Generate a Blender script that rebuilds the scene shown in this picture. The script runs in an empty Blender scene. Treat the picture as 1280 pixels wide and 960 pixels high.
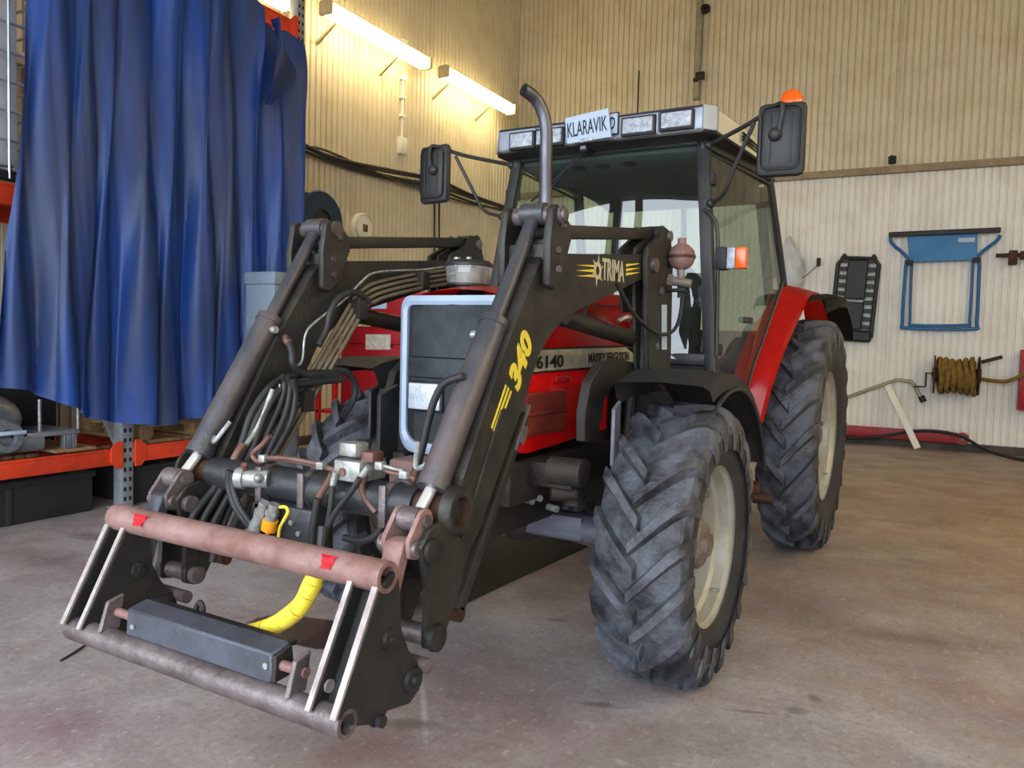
import bpy, bmesh, math, random
from mathutils import Vector, Matrix, Euler
random.seed(7)
S = bpy.context.scene
COL = S.collection
PI = math.pi
A = 0.02876          # the room is turned this little against the tractor

# ------------------------------------------------------------------ camera
cd = bpy.data.cameras.new('camera'); cam = bpy.data.objects.new('camera', cd); COL.objects.link(cam)
cd.sensor_width = 36.0; cd.lens = 27.5308; cd.clip_start = 0.05; cd.clip_end = 200
cam.matrix_world = Matrix.Translation((1.732,-3.094,1.365)) @ Matrix([[0.864291,-0.052222,0.500274],[0.502183,0.033189,-0.864125],[0.028522,0.998084,0.05491]]).to_4x4()
S.camera = cam
# ------------------------------------------------------------------ light
S.view_settings.view_transform = 'Standard'; S.view_settings.look = 'None'
S.view_settings.gamma = 1.0; S.view_settings.use_curve_mapping = False
S.view_settings.exposure = -0.25
SKY = 9.0
LAMP = 55.0
W = bpy.data.worlds.new('overcast_sky'); S.world = W; W.use_nodes = True
bg = W.node_tree.nodes['Background']; bg.inputs[0].default_value = (0.80, 0.90, 1.0, 1); bg.inputs[1].default_value = SKY
S.cycles.max_bounces = 8; S.cycles.diffuse_bounces = 4; S.cycles.transparent_max_bounces = 16

def portal(cx, cy, w, h, z):
    ld = bpy.data.lights.new('door_portal', 'AREA'); ld.shape = 'RECTANGLE'; ld.size = w; ld.size_y = h
    ld.cycles.is_portal = True
    o = bpy.data.objects.new('door_portal', ld); COL.objects.link(o)
    o.location = RW(cx, cy, z); o.rotation_euler = (PI/2, 0, A)
def RW(x, y, z=0.0):
    c, s = math.cos(A), math.sin(A); return Vector((c*x - s*y, s*x + c*y, z))

# ------------------------------------------------------------------ materials
MATS = {}
def lin(c): return tuple((v/12.92 if v <= .04045 else ((v+.055)/1.055)**2.4) for v in c)
def mat(name, col, rough=.5, metal=0., dirt=None, amt=.35, scale=6., bump=0., emit=None, spec=.5, coat=0., detail=6., stretch=(1,1,1), bscale=None, srgb=True):
    """procedural principled: two-tone noise wear and fine relief"""
    if name in MATS: return MATS[name]
    m = bpy.data.materials.new(name); m.use_nodes = True; MATS[name] = m
    nt = m.node_tree; N = nt.nodes; L = nt.links; b = N['Principled BSDF']
    c = lin(col) if srgb else col
    tc = N.new('ShaderNodeTexCoord'); mp = N.new('ShaderNodeMapping'); mp.inputs['Scale'].default_value = stretch
    L.new(tc.outputs['Object'], mp.inputs[0])
    nz = N.new('ShaderNodeTexNoise'); nz.inputs['Scale'].default_value = scale; nz.inputs['Detail'].default_value = detail; nz.inputs['Roughness'].default_value = .62
    L.new(mp.outputs[0], nz.inputs['Vector'])
    d = lin(dirt) if dirt else tuple(v*.6 for v in c)
    cr = N.new('ShaderNodeValToRGB'); e = cr.color_ramp.elements
    lo = .62 - amt*.55; e[0].position = max(0, lo); e[1].position = min(1, lo+.28)
    e[0].color = (*c, 1); e[1].color = (*[c[i]*(1-min(1, amt*1.6)) + d[i]*min(1, amt*1.6) for i in range(3)], 1)
    L.new(nz.outputs[0], cr.inputs[0]); L.new(cr.outputs[0], b.inputs['Base Color'])
    b.inputs['Roughness'].default_value = rough; b.inputs['Metallic'].default_value = metal
    b.inputs['Specular IOR Level'].default_value = spec; b.inputs['Coat Weight'].default_value = coat
    rr = N.new('ShaderNodeMapRange'); rr.inputs[3].default_value = max(.03, rough-.12); rr.inputs[4].default_value = min(1, rough+.15)
    L.new(nz.outputs[0], rr.inputs[0]); L.new(rr.outputs[0], b.inputs['Roughness'])
    if bump:
        n2 = N.new('ShaderNodeTexNoise'); n2.inputs['Scale'].default_value = bscale or scale*7; n2.inputs['Detail'].default_value = 5
        L.new(mp.outputs[0], n2.inputs['Vector'])
        bp = N.new('ShaderNodeBump'); bp.inputs['Strength'].default_value = bump; bp.inputs['Distance'].default_value = .01
        L.new(n2.outputs[0], bp.inputs['Height']); L.new(bp.outputs[0], b.inputs['Normal'])
    if emit:
        b.inputs['Emission Color'].default_value = (*emit[0], 1); b.inputs['Emission Strength'].default_value = emit[1]
    return m
def glass(name, tint, refl=.05, rough=.02, dust=.04):
    if name in MATS: return MATS[name]
    m = bpy.data.materials.new(name); m.use_nodes = True; MATS[name] = m
    nt = m.node_tree; N = nt.nodes; L = nt.links; N.remove(N['Principled BSDF']); out = N['Material Output']
    tr = N.new('ShaderNodeBsdfTransparent'); tr.inputs[0].default_value = (*tint, 1)
    gl = N.new('ShaderNodeBsdfGlossy'); gl.inputs['Roughness'].default_value = rough
    df = N.new('ShaderNodeBsdfDiffuse'); df.inputs[0].default_value = (.6, .6, .55, 1)
    lw = N.new('ShaderNodeLayerWeight'); lw.inputs[0].default_value = .5      # Schlick reflectance, the same from both sides
    pw = N.new('ShaderNodeMath'); pw.operation = 'POWER'; pw.inputs[1].default_value = 5; L.new(lw.outputs['Facing'], pw.inputs[0])
    fr = N.new('ShaderNodeMapRange'); fr.inputs[3].default_value = refl; fr.inputs[4].default_value = 1.0; L.new(pw.outputs[0], fr.inputs[0])
    mx = N.new('ShaderNodeMixShader'); mx2 = N.new('ShaderNodeMixShader')
    nz = N.new('ShaderNodeTexNoise'); nz.inputs['Scale'].default_value = 5
    mr = N.new('ShaderNodeMapRange'); mr.inputs[3].default_value = 0; mr.inputs[4].default_value = dust*2
    L.new(nz.outputs[0], mr.inputs[0]); L.new(mr.outputs[0], mx2.inputs[0])
    L.new(tr.outputs[0], mx2.inputs[1]); L.new(df.outputs[0], mx2.inputs[2])
    L.new(fr.outputs[0], mx.inputs[0]); L.new(mx2.outputs[0], mx.inputs[1]); L.new(gl.outputs[0], mx.inputs[2])
    L.new(mx.outputs[0], out.inputs[0]); return m

M_red = mat('red_paint', (.86,.05,.045), .32, 0, (.45,.03,.02), .25, 4, .05, coat=.25)
M_redd = mat('faded_red_plastic', (.52,.19,.15), .6, 0, (.38,.14,.10), .4, 9)
M_black = mat('black_loader_paint', (.125,.12,.11), .5, .1, (.235,.21,.175), .40, 9, .25)
M_blackd = mat('dark_frame_paint', (.10,.095,.09), .6, .1, (.19,.165,.14), .4, 10, .25)
M_cyl = mat('worn_grey_cylinder', (.26,.265,.285), .38, .3, (.43,.37,.36), .38, 6, .25, stretch=(1,1,.6))
M_tubedark = mat('dark_blue_grey_tube', (.165,.17,.185), .4, .2, (.27,.25,.24), .35, 7, .2)
M_lamp = mat('headlamp_glass_bright', (.84,.87,.92), .15, .2, (.66,.69,.74), .45, 22, .4)
M_rust = mat('rusty_pink_steel', (.58,.45,.43), .62, .25, (.40,.25,.20), .42, 11, .3)
M_steel = mat('worn_bare_steel', (.47,.43,.43), .42, .4, (.25,.20,.19), .46, 9, .3)
M_edge = mat('bright_plate_edge', (.66,.62,.61), .45, .3, (.45,.38,.35), .4, 14, .1)
M_blue_steel = mat('blue_grey_steel', (.32,.335,.38), .45, .35, (.22,.21,.22), .45, 7, .2)
M_chrome = mat('chrome_rod', (.90,.90,.88), .32, .6, None, .1)
M_zinc = mat('zinc_fitting', (.68,.69,.68), .4, .5, (.42,.38,.34), .45, 30)
M_hose = mat('black_hose', (.12,.12,.125), .55, 0, (.22,.21,.2), .35, 15)
M_pipe = mat('dusty_steel_pipe', (.46,.42,.35), .5, .3, (.3,.24,.18), .4, 12)
M_copper = mat('rusty_pipe', (.46,.34,.30), .55, .3, (.36,.22,.17), .45, 14)
M_yellow = mat('yellow_plastic', (.90,.80,.24), .5, 0, (.62,.5,.1), .25, 10)
M_orange = mat('amber_cap', (.95,.62,.06), .45)
M_rubber = mat('tyre_sidewall_rubber', (.155,.155,.16), .6, 0, (.26,.26,.27), .35, 6, .25)
M_tread = mat('dusty_tread_rubber', (.15,.15,.16), .55, 0, (.42,.43,.47), .45, 7.5, .6, detail=10)
M_rim = mat('silver_cream_rim', (.68,.67,.62), .40, .25, (.55,.50,.42), .35, 8, .1)
M_hub = mat('grey_brown_hub', (.52,.48,.43), .55, .2, (.33,.26,.2), .45, 16, .2)
M_plastic = mat('black_plastic', (.13,.13,.135), .5, 0, (.22,.21,.19), .35, 9, .1)
M_plastic_grey = mat('dark_grey_fender_plastic', (.24,.24,.25), .55, 0, (.34,.32,.29), .4, 9, .12)
M_dark = mat('dark_interior', (.10,.105,.10), .75, 0, None, .3, 8)
M_head = mat('headliner_fabric', (.30,.34,.33), .85, 0, None, .25, 8)
M_roof = mat('silver_roof_band', (.60,.63,.68), .38, .15, (.48,.5,.54), .3, 6, .05)
M_roofw = mat('cream_roof_top', (.84,.81,.72), .5, 0, (.70,.66,.56), .3, 6)
M_lens = mat('headlamp_lens', (.79,.81,.85), .18, .3, (.52,.53,.57), .5, 34, .5)
M_white = mat('white_plate', (.68,.73,.81), .45, 0, None, .08, 5)
M_grille = mat('grille_mesh_grey', (.34,.36,.38), .6, .1, (.20,.21,.22), .45, 7, .25, bscale=160)
M_surround = mat('pale_grille_surround', (.64,.70,.79), .38, .05, (.52,.57,.64), .3, 7)
M_txt = mat('black_print', (.10,.10,.115), .6, 0, None, .1)
M_cream = mat('cream_stripe', (.80,.76,.64), .5, 0, (.55,.49,.38), .38, 9)
M_axle = mat('axle_grey_steel', (.40,.40,.45), .5, .2, (.27,.26,.28), .4, 6, .25)
M_engine = mat('greasy_engine', (.13,.12,.115), .6, .2, (.24,.20,.16), .45, 9, .5)
M_amber = mat('amber_lens', (1.0,.40,.08), .2, 0, (.9,.28,.05), .25, 20, .1, coat=.4)
M_clear = glass('clear_bowl', (.86,.86,.90), .05, .05, .22)
M_wind = glass('windscreen_glass', (.78,.87,.82), .09, .012, .014)
M_side = glass('door_glass', (.54,.64,.56), .05, .015, .05)

# ------------------------------------------------------------------ mesh builder
ROOT = {}                                   # object name -> world location of its top-level object
def V(*a): return Vector(a[0]) if len(a) == 1 else Vector(a)
class MB:
    def __init__(s): s.bm = bmesh.new()
    def _add(s, vs, fs):
        v = [s.bm.verts.new(p) for p in vs]
        for f in fs:
            try: s.bm.faces.new([v[i] for i in f])
            except ValueError: pass
        return v
    def merge(s, other, M=None):
        me = bpy.data.meshes.new('tmp'); other.bm.to_mesh(me)
        if M is not None: me.transform(M)
        s.bm.from_mesh(me); bpy.data.meshes.remove(me); return s
    def box(s, x0, x1, y0, y1, z0, z1, bev=0., M=None):
        t = bmesh.new()
        v = [t.verts.new((x, y, z)) for x in (x0, x1) for y in (y0, y1) for z in (z0, z1)]
        for f in ((0,1,3,2),(4,6,7,5),(0,4,5,1),(2,3,7,6),(0,2,6,4),(1,5,7,3)): t.faces.new([v[i] for i in f])
        if bev: bmesh.ops.bevel(t, geom=t.edges[:], offset=bev, segments=2, affect='EDGES', profile=.5)
        if M is not None: bmesh.ops.transform(t, matrix=M, verts=t.verts[:])
        s._take(t); return s
    def _take(s, t):
        bmesh.ops.recalc_face_normals(t, faces=t.faces[:])
        me = bpy.data.meshes.new('tmp'); t.to_mesh(me); t.free(); s.bm.from_mesh(me); bpy.data.meshes.remove(me)
    def beam(s, p0, p1, w, h, up=(0,0,1), bev=0., ext=0.):
        """box beam from p0 to p1, w sideways, h along up"""
        p0, p1 = V(p0), V(p1); d = (p1-p0); l = d.length; d.normalize()
        side = d.cross(V(up)).normalized(); u = side.cross(d)
        M = Matrix.Translation(p0) @ Matrix((d, side, u)).transposed().to_4x4()
        return s.box(-ext, l+ext, -w/2, w/2, -h/2, h/2, bev, M)
    def prism(s, poly, vec, bev=0.):
        t = bmesh.new(); vec = V(vec); n = len(poly)
        a = [t.verts.new(V(p)) for p in poly]; b = [t.verts.new(V(p)+vec) for p in poly]
        t.faces.new(a); t.faces.new(b[::-1])
        for i in range(n): t.faces.new([a[i], b[i], b[(i+1) % n], a[(i+1) % n]][::-1])
        if bev: bmesh.ops.bevel(t, geom=t.edges[:], offset=bev, segments=1, affect='EDGES')
        s._take(t); return s
    def plate(s, yzs, x0, x1, bev=.003):        # profile in the y-z plane, thickness along x
        return s.prism([(x0, y, z) for y, z in yzs], (x1-x0, 0, 0), bev)
    def cyl(s, p0, p1, r0, r1=None, n=18, cap=True):
        r1 = r0 if r1 is None else r1
        p0, p1 = V(p0), V(p1); d = (p1-p0).normalized()
        a = d.orthogonal().normalized(); b = d.cross(a)
        ring = lambda p, r: [p + (a*math.cos(2*PI*i/n) + b*math.sin(2*PI*i/n))*r for i in range(n)]
        vs = ring(p0, r0) + ring(p1, r1)
        fs = [(i, (i+1) % n, n+(i+1) % n, n+i) for i in range(n)]
        if cap: fs += [tuple(range(n))[::-1], tuple(range(n, 2*n))]
        s._add(vs, fs); return s
    def lathe(s, c, axis, prof, n=36, closed=False):
        """prof = (radius, distance along axis)"""
        c, d = V(c), V(axis).normalized(); a = d.orthogonal().normalized(); b = d.cross(a)
        vs = []; m = len(prof)
        for i in range(n):
            q = a*math.cos(2*PI*i/n) + b*math.sin(2*PI*i/n)
            vs += [c + q*r + d*h for r, h in prof]
        fs = []
        for i in range(n):
            j = (i+1) % n
            for k in range(m if closed else m-1):
                k2 = (k+1) % m; fs.append((i*m+k, j*m+k, j*m+k2, i*m+k2))
        s._add(vs, fs)
        return s
    def tube(s, P, r, n=10, sub=5, smooth=True, cap=True):
        P = [V(p) for p in P]
        if smooth and len(P) > 2:
            Q = []
            E = [P[0]*2-P[1]] + P + [P[-1]*2-P[-2]]
            for i in range(1, len(E)-2):
                for k in range(sub):
                    t = k/sub; p0, p1, p2, p3 = E[i-1:i+3]
                    Q.append(.5*((2*p1) + (p2-p0)*t + (2*p0-5*p1+4*p2-p3)*t*t + (3*p1-p0-3*p2+p3)*t**3))
            P = Q + [P[-1]]
        T = [(P[min(i+1, len(P)-1)] - P[max(i-1, 0)]).normalized() for i in range(len(P))]
        a = T[0].orthogonal().normalized(); vs = []
        for i, p in enumerate(P):
            a = (a - T[i]*a.dot(T[i])).normalized(); b = T[i].cross(a)
            rr = r(i/(len(P)-1)) if callable(r) else r
            vs += [p + (a*math.cos(2*PI*k/n) + b*math.sin(2*PI*k/n))*rr for k in range(n)]
        fs = [(i*n+k, i*n+(k+1) % n, (i+1)*n+(k+1) % n, (i+1)*n+k) for i in range(len(P)-1) for k in range(n)]
        if cap: fs += [tuple(range(n))[::-1], tuple(range((len(P)-1)*n, len(P)*n))]
        s._add(vs, fs); return s
    def ball(s, c, r, sc=(1,1,1), n=16, half=False):
        c = V(c); t = bmesh.new(); bmesh.ops.create_uvsphere(t, u_segments=n, v_segments=n//2+2, radius=r)
        for v in t.verts: v.co = Vector((v.co.x*sc[0], v.co.y*sc[1], v.co.z*sc[2])) + c
        s._take(t); return s
    def grid(s, rows, thick=0.):
        m, n = len(rows), len(rows[0]); vs = [V(p) for r in rows for p in r]
        fs = [(i*n+j, i*n+j+1, (i+1)*n+j+1, (i+1)*n+j) for i in range(m-1) for j in range(n-1)]
        if not thick: s._add(vs, fs); return s
        t = bmesh.new(); v = [t.verts.new(p) for p in vs]
        for f in fs: t.faces.new([v[i] for i in f])
        bmesh.ops.solidify(t, geom=t.faces[:], thickness=thick)
        s._take(t); return s
    def mirror(s):                             # across the tractor's centre plane
        for v in s.bm.verts: v.co.x = -v.co.x
        bmesh.ops.reverse_faces(s.bm, faces=s.bm.faces[:]); return s
    def room(s):
        bmesh.ops.transform(s.bm, matrix=Matrix.Rotation(A, 4, 'Z'), verts=s.bm.verts[:]); return s
    def each(s, name, m, parent, **k):         # separate pieces become separate parts
        seen = set(); out = []
        for v0 in list(s.bm.verts):
            if v0 in seen: continue
            isl = []; st = [v0]; seen.add(v0)
            while st:
                v = st.pop(); isl.append(v)
                for e in v.link_edges:
                    w = e.other_vert(v)
                    if w not in seen: seen.add(w); st.append(w)
            b = MB(); mp = {v: b.bm.verts.new(v.co) for v in isl}
            for f in {f for v in isl for f in v.link_faces}: b.bm.faces.new([mp[v] for v in f.verts])
            bmesh.ops.recalc_face_normals(b.bm, faces=b.bm.faces[:]); out.append(b.build(name, m, parent, **k))
        s.bm.free(); return out
    def build(s, name, m, parent=None, label=None, cat=None, group=None, kind=None, loc=None, ang=35):
        me = bpy.data.meshes.new(name); 
        if parent is not None: L = ROOT[parent.name]
        elif loc is not None: L = V(loc)
        else:
            co = [v.co for v in s.bm.verts]
            L = Vector(((min(c.x for c in co)+max(c.x for c in co))/2, (min(c.y for c in co)+max(c.y for c in co))/2, min(c.z for c in co)))
            if kind == 'structure': L = Vector((0, 0, 0))
        for v in s.bm.verts: v.co -= L
        s.bm.to_mesh(me); s.bm.free()
        me.shade_smooth(); me.set_sharp_from_angle(angle=math.radians(ang))
        o = bpy.data.objects.new(name, me); COL.objects.link(o); me.materials.append(m)
        if parent is not None: o.parent = parent
        else: o.location = L
        ROOT[o.name] = L
        tag(o, label, cat, group, kind); return o
def tag(o, label=None, cat=None, group=None, kind=None):
    if label: o['label'] = label
    if cat: o['category'] = cat
    if group: o['group'] = group
    if kind: o['kind'] = kind
    return o
def thing(name, loc, label, cat, group=None, rz=0.):
    o = bpy.data.objects.new(name, None); COL.objects.link(o); o.location = loc; o.rotation_euler.z = rz; o.empty_display_size = .1
    ROOT[o.name] = V(loc); return tag(o, label, cat, group)
def part_group(name, parent, label=None):       # an assembly that is itself a part
    o = bpy.data.objects.new(name, None); COL.objects.link(o); o.parent = parent; ROOT[o.name] = ROOT[parent.name]; o.empty_display_size = .1
    return tag(o, label)
def share(src, name, parent, M):                # an alike piece: same mesh, own object
    o = bpy.data.objects.new(name, src.data); COL.objects.link(o); o.parent = parent; o.matrix_local = M; ROOT[o.name] = ROOT[parent.name]; return o
def text_mesh(txt, size, depth=.002, bold=0., shear=0., space=1.):
    cu = bpy.data.curves.new('t', 'FONT'); cu.body = txt; cu.size = size; cu.extrude = depth; cu.offset = bold; cu.shear = shear
    cu.align_x = 'CENTER'; cu.align_y = 'CENTER'; cu.space_character = space; cu.resolution_u = 4
    o = bpy.data.objects.new('t', cu); COL.objects.link(o)
    dg = bpy.context.evaluated_depsgraph_get(); me = bpy.data.meshes.new_from_object(o.evaluated_get(dg))
    bpy.data.objects.remove(o); bpy.data.curves.remove(cu); return me
def text(name, txt, m, parent, c, xdir, ydir, h, w=None, bold=0., shear=0.):
    """flat raised print centred at c, reading along xdir; h = cap height, w = total width"""
    me = text_mesh(txt, 1.0, 0, bold, shear); xs = [v.co.x for v in me.vertices]; ys = [v.co.y for v in me.vertices]
    X, Y = V(xdir).normalized(), V(ydir); Y = (Y - X*Y.dot(X)).normalized(); Z = X.cross(Y)
    k = h/(max(ys)-min(ys)); kx = w/(max(xs)-min(xs)) if w else k
    cx, cy = (max(xs)+min(xs))/2, (max(ys)+min(ys))/2
    b = MB(); L = V(c)
    b.bm.from_mesh(me); bpy.data.meshes.remove(me)
    for v in b.bm.verts: v.co = L + X*(v.co.x-cx)*kx + Y*(v.co.y-cy)*k
    r = bmesh.ops.extrude_face_region(b.bm, geom=b.bm.faces[:])
    bmesh.ops.translate(b.bm, vec=Z*.0015, verts=[g for g in r['geom'] if isinstance(g, bmesh.types.BMVert)])
    return b.build(name, m, parent)

# ------------------------------------------------------------------ room shell
XL, XR, YB, YF, ZC = -5.28, 7.2, 9.55, -5.5, 8.6
M_sheet = mat('cream_painted_sheet', (.85,.81,.71), .5, .0, (.74,.67,.53), .32, 2.2, .06, bscale=30)
M_sheetw = mat('off_white_sheet', (.93,.92,.89), .5, .0, (.82,.79,.73), .3, 2.0, .06, bscale=30)  # whiter than the cream sheets above the ledge
M_ceil = mat('ceiling_sheet', (.72,.70,.66), .7)
M_ledge = mat('dusty_ledge', (.62,.55,.45), .7, 0, (.42,.35,.27), .4, 5)
M_curb = mat('dark_concrete_curb', (.36,.33,.31), .85, 0, (.22,.2,.18), .5, 3, .3)
M_gravel = mat('yard_gravel', (.55,.54,.52), .9, 0, None, .4, 3)

def floor_mat():
    m = bpy.data.materials.new('stained_concrete'); m.use_nodes = True
    nt = m.node_tree; N = nt.nodes; L = nt.links; b = N['Principled BSDF']
    tc = N.new('ShaderNodeTexCoord')
    def noise(scale, det=8, rough=.6, off=(0,0,0), st=(1,1,1), dist=0.):
        mp = N.new('ShaderNodeMapping'); mp.inputs['Location'].default_value = off; mp.inputs['Scale'].default_value = st
        L.new(tc.outputs['Object'], mp.inputs[0])
        n = N.new('ShaderNodeTexNoise'); n.inputs['Scale'].default_value = scale; n.inputs['Detail'].default_value = det; n.inputs['Roughness'].default_value = rough; n.inputs['Distortion'].default_value = dist
        L.new(mp.outputs[0], n.inputs['Vector']); return n.outputs[0]
    def ramp(x, p):
        r = N.new('ShaderNodeValToRGB'); e = r.color_ramp.elements
        e[0].position, e[1].position = p[0][0], p[-1][0]
        for q, c in (p[0], p[-1]): pass
        e[0].color = (*lin(p[0][1]), 1); e[1].color = (*lin(p[-1][1]), 1)
        for q, c in p[1:-1]:
            k = e.new(q); k.color = (*lin(c), 1)
        L.new(x, r.inputs[0]); return r.outputs[0]
    def mask(x, a, bb):
        r = N.new('ShaderNodeMapRange'); r.inputs[1].default_value = a; r.inputs[2].default_value = bb; L.new(x, r.inputs[0]); return r.outputs[0]
    def mix(f, a, c, mode='MIX'):
        x = N.new('ShaderNodeMix'); x.data_type = 'RGBA'; x.blend_type = mode
        if isinstance(f, float): x.inputs[0].default_value = f
        else: L.new(f, x.inputs[0])
        for i, v in ((6, a), (7, c)):
            if isinstance(v, tuple): x.inputs[i].default_value = (*lin(v), 1)
            else: L.new(v, x.inputs[i])
        return x.outputs[2]
    def mul(a, c):
        x = N.new('ShaderNodeMath'); x.operation = 'MULTIPLY'; L.new(a, x.inputs[0])
        if isinstance(c, float): x.inputs[1].default_value = c
        else: L.new(c, x.inputs[1])
        return x.outputs[0]
    def blob(x, y, rx, ry, soft=.5, wob=.5, ang=0.):          # a stain with a shape of its own
        mp = N.new('ShaderNodeMapping'); mp.vector_type = 'TEXTURE'; mp.inputs['Location'].default_value = (x, y, 0); mp.inputs['Scale'].default_value = (rx, ry, 1); mp.inputs['Rotation'].default_value = (0, 0, ang)
        L.new(tc.outputs['Object'], mp.inputs[0])
        ln = N.new('ShaderNodeVectorMath'); ln.operation = 'LENGTH'; L.new(mp.outputs[0], ln.inputs[0])
        ad = N.new('ShaderNodeMath'); ad.operation = 'MULTIPLY_ADD'; ad.inputs[1].default_value = wob; L.new(wobn, ad.inputs[0]); L.new(ln.outputs['Value'], ad.inputs[2])
        r = N.new('ShaderNodeMapRange'); r.inputs[1].default_value = 1+wob*.5; r.inputs[2].default_value = 1+wob*.5-soft; L.new(ad.outputs[0], r.inputs[0]); return r.outputs[0]
    wobn = noise(5., 6)
    big = noise(.55, 8, .62, (3.1,1.7,0), dist=.6)
    col = ramp(big, [(.33,(.52,.49,.48)), (.48,(.66,.625,.62)), (.62,(.58,.53,.51)), (.75,(.49,.43,.41))])
    med = noise(2.4, 9, .7, (7,2,0), dist=.4)
    col = mix(mul(mask(med, .47, .68), .6), col, (.50,.44,.41))
    pk = noise(1.25, 7, .62, (1.3,8.2,0), dist=.5)
    col = mix(mul(mask(pk, .52, .66), .55), col, (.56,.44,.45))
    # warm lamp light painted in as tan right and behind, pinkish paint spill in front: shapes of their own
    col = mix(mul(blob(3.2, 4.6, 4.2, 5.2, .8, 1.2), .75), col, mix(mask(med, .35, .7), (.68,.55,.36), (.52,.40,.26)))
    for (x, y, r, q, f) in (((0.138,-0.526)+(.55,.40,.6)), ((0.603,-0.749)+(.6,.30,.4)), ((0.117,-1.13)+(.5,.25,.5)), ((-0.875,-1.558)+(.55,.22,.45)), ((0.352,0.448)+(.4,.25,.3)), ((1.075,1.231)+(.5,.3,.3))):
        col = mix(mul(blob(x, y, r, q, .9, 1.5, .4), f), col, (.46,.33,.36))
    col = mix(mul(blob(0.063, -0.794, .34, .018, .8, .5, -.9), .6), col, (.80,.77,.77))
    for (x, y, r, q) in ((-2.881,-0.517)+(.5,.2), (-3.18,-0.037)+(.4,.12), (0.197,3.467)+(1.0,.5), (1.609,1.06)+(.6,.12), (-2.559,3.13)+(1.2,.9)):
        col = mix(mul(blob(x, y, r, q, .9, 1.6, .2), .55), col, (.37,.31,.27))
    fine = noise(38., 8, .75, (4,1,0))
    col = mix(mul(mask(fine, .48, .66), .5), col, (.40,.35,.33))
    col = mix(mul(mask(noise(30., 8, .75, (9,3,0), (1,.5,1)), .57, .69), .55), col, (.84,.81,.79))
    col = mix(mul(mask(noise(9., 8, .75, (2,5,0)), .60, .72), .5), col, (.80,.77,.75))     # pale scuffs
    col = mix(mul(mask(noise(14., 6, .7, (5,5,0), (1,.25,1)), .62, .7), .5), col, (.34,.28,.25))
    # brown damp patch behind the hitch, dark drips
    col = mix(mul(blob(-0.804, -0.473, .37, .17, .10, .5, .15), 1.0), col, (.25,.18,.155))
    for (x, y, r, q) in ((0.051,0.307)+(.07,.04), (1.243,-0.035)+(.05,.04), (1.284,0.12)+(.035,.05), (0.585,-0.409)+(.10,.03), (-1.223,-0.535)+(.05,.02), (-1.331,-0.623)+(.05,.02), (0.112,-0.907)+(.16,.05), (1.104,-0.142)+(.12,.015)):
        col = mix(mul(blob(x, y, r, q, .6, 1.3, .4), .6), col, (.34,.29,.27))
    L.new(col, b.inputs['Base Color'])
    rg = N.new('ShaderNodeMapRange'); rg.inputs[3].default_value = .38; rg.inputs[4].default_value = .75; L.new(med, rg.inputs[0]); L.new(rg.outputs[0], b.inputs['Roughness'])
    bp = N.new('ShaderNodeBump'); bp.inputs['Strength'].default_value = .22; bp.inputs['Distance'].default_value = .01; L.new(noise(26., 8, .7), bp.inputs['Height']); L.new(bp.outputs[0], b.inputs['Normal'])
    return m
b = MB(); b.box(XL, XR, YF, YB, -.12, 0).room(); b.build('floor', floor_mat(), kind='structure')
b = MB(); b.box(XL, XR, YF, YB, ZC, ZC+.1).room(); b.build('ceiling', M_ceil, kind='structure')
b = MB(); b.box(-40, 40, -45, YF-.02, -.16, -.02).room(); b.build('ground', M_gravel, kind='structure')

def corrugated(u0, u1, z0, z1, d0, axis, sgn, parent, m, period=.095, depth=.024):
    """one profiled sheet: broad ridges and narrow valleys, axis 'x' runs along the back wall, 'y' along the side walls"""
    us = []; k0 = math.floor(u0/period)
    k = k0
    while k*period < u1:
        for f, d in ((0,0),(.66,0),(.75,1),(.92,1)):
            u = (k+f)*period
            if u0 <= u <= u1: us.append((u, d))
        k += 1
    us = [(u0, 0)] + us + [(u1, 0)]
    rows = []
    for z in (z0, z1):
        rows.append([(u, d0 + sgn*d*depth, z) if axis == 'x' else (d0 + sgn*d*depth, u, z) for u, d in us])
    b = MB(); b.grid(rows).room(); return b.build('wall_sheet', m, parent, ang=20)
# back wall
b = MB(); b.box(XL, XR, YB, YB+.12, 0, ZC).room(); wb = b.build('wall_back', M_sheet, kind='structure')
for (z0, z1, off, m) in ((.10,3.98,-.03,M_sheetw), (4.0,4.43,-.045,M_sheet), (4.40,5.66,-.055,M_sheet), (5.63,7.2,-.065,M_sheet), (7.17,8.6,-.075,M_sheet)):
    for i in range(4): corrugated(XL+.02+i*3.12, XL+.02+(i+1)*3.12-.006, z0, z1, YB+off, 'x', 1, wb, m)
b = MB(); b.box(XL, XR, YB-.11, YB, 3.93, 4.03, .004).room(); b.build('trim_1', M_ledge, kind='structure')
b = MB(); b.box(XL, XR, YB-.10, YB+.01, 0, .11, .01).room(); b.build('baseboard_back', M_curb, kind='structure')
# left wall
b = MB(); b.box(XL-.12, XL, YF, YB, 0, ZC).room(); wl = b.build('wall_left', M_sheet, kind='structure')
for (z0, z1, off) in ((.10,3.62,.03), (3.58,5.62,.045), (5.58,7.2,.055), (7.17,8.6,.065)):
    for i in range(5): corrugated(YF+.02+i*3.5, YF+.02+(i+1)*3.5-.006, z0, z1, XL+off, 'y', -1, wl, M_sheet, .1)
b = MB(); b.box(XL, XL+.07, YF, YB, 3.56, 3.66, .004).room(); b.build('trim_2', M_sheet, kind='structure')
b = MB(); b.box(XL, XL+.08, YF, YB, 0, .11, .01).room(); b.build('baseboard_left', M_curb, kind='structure')
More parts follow.
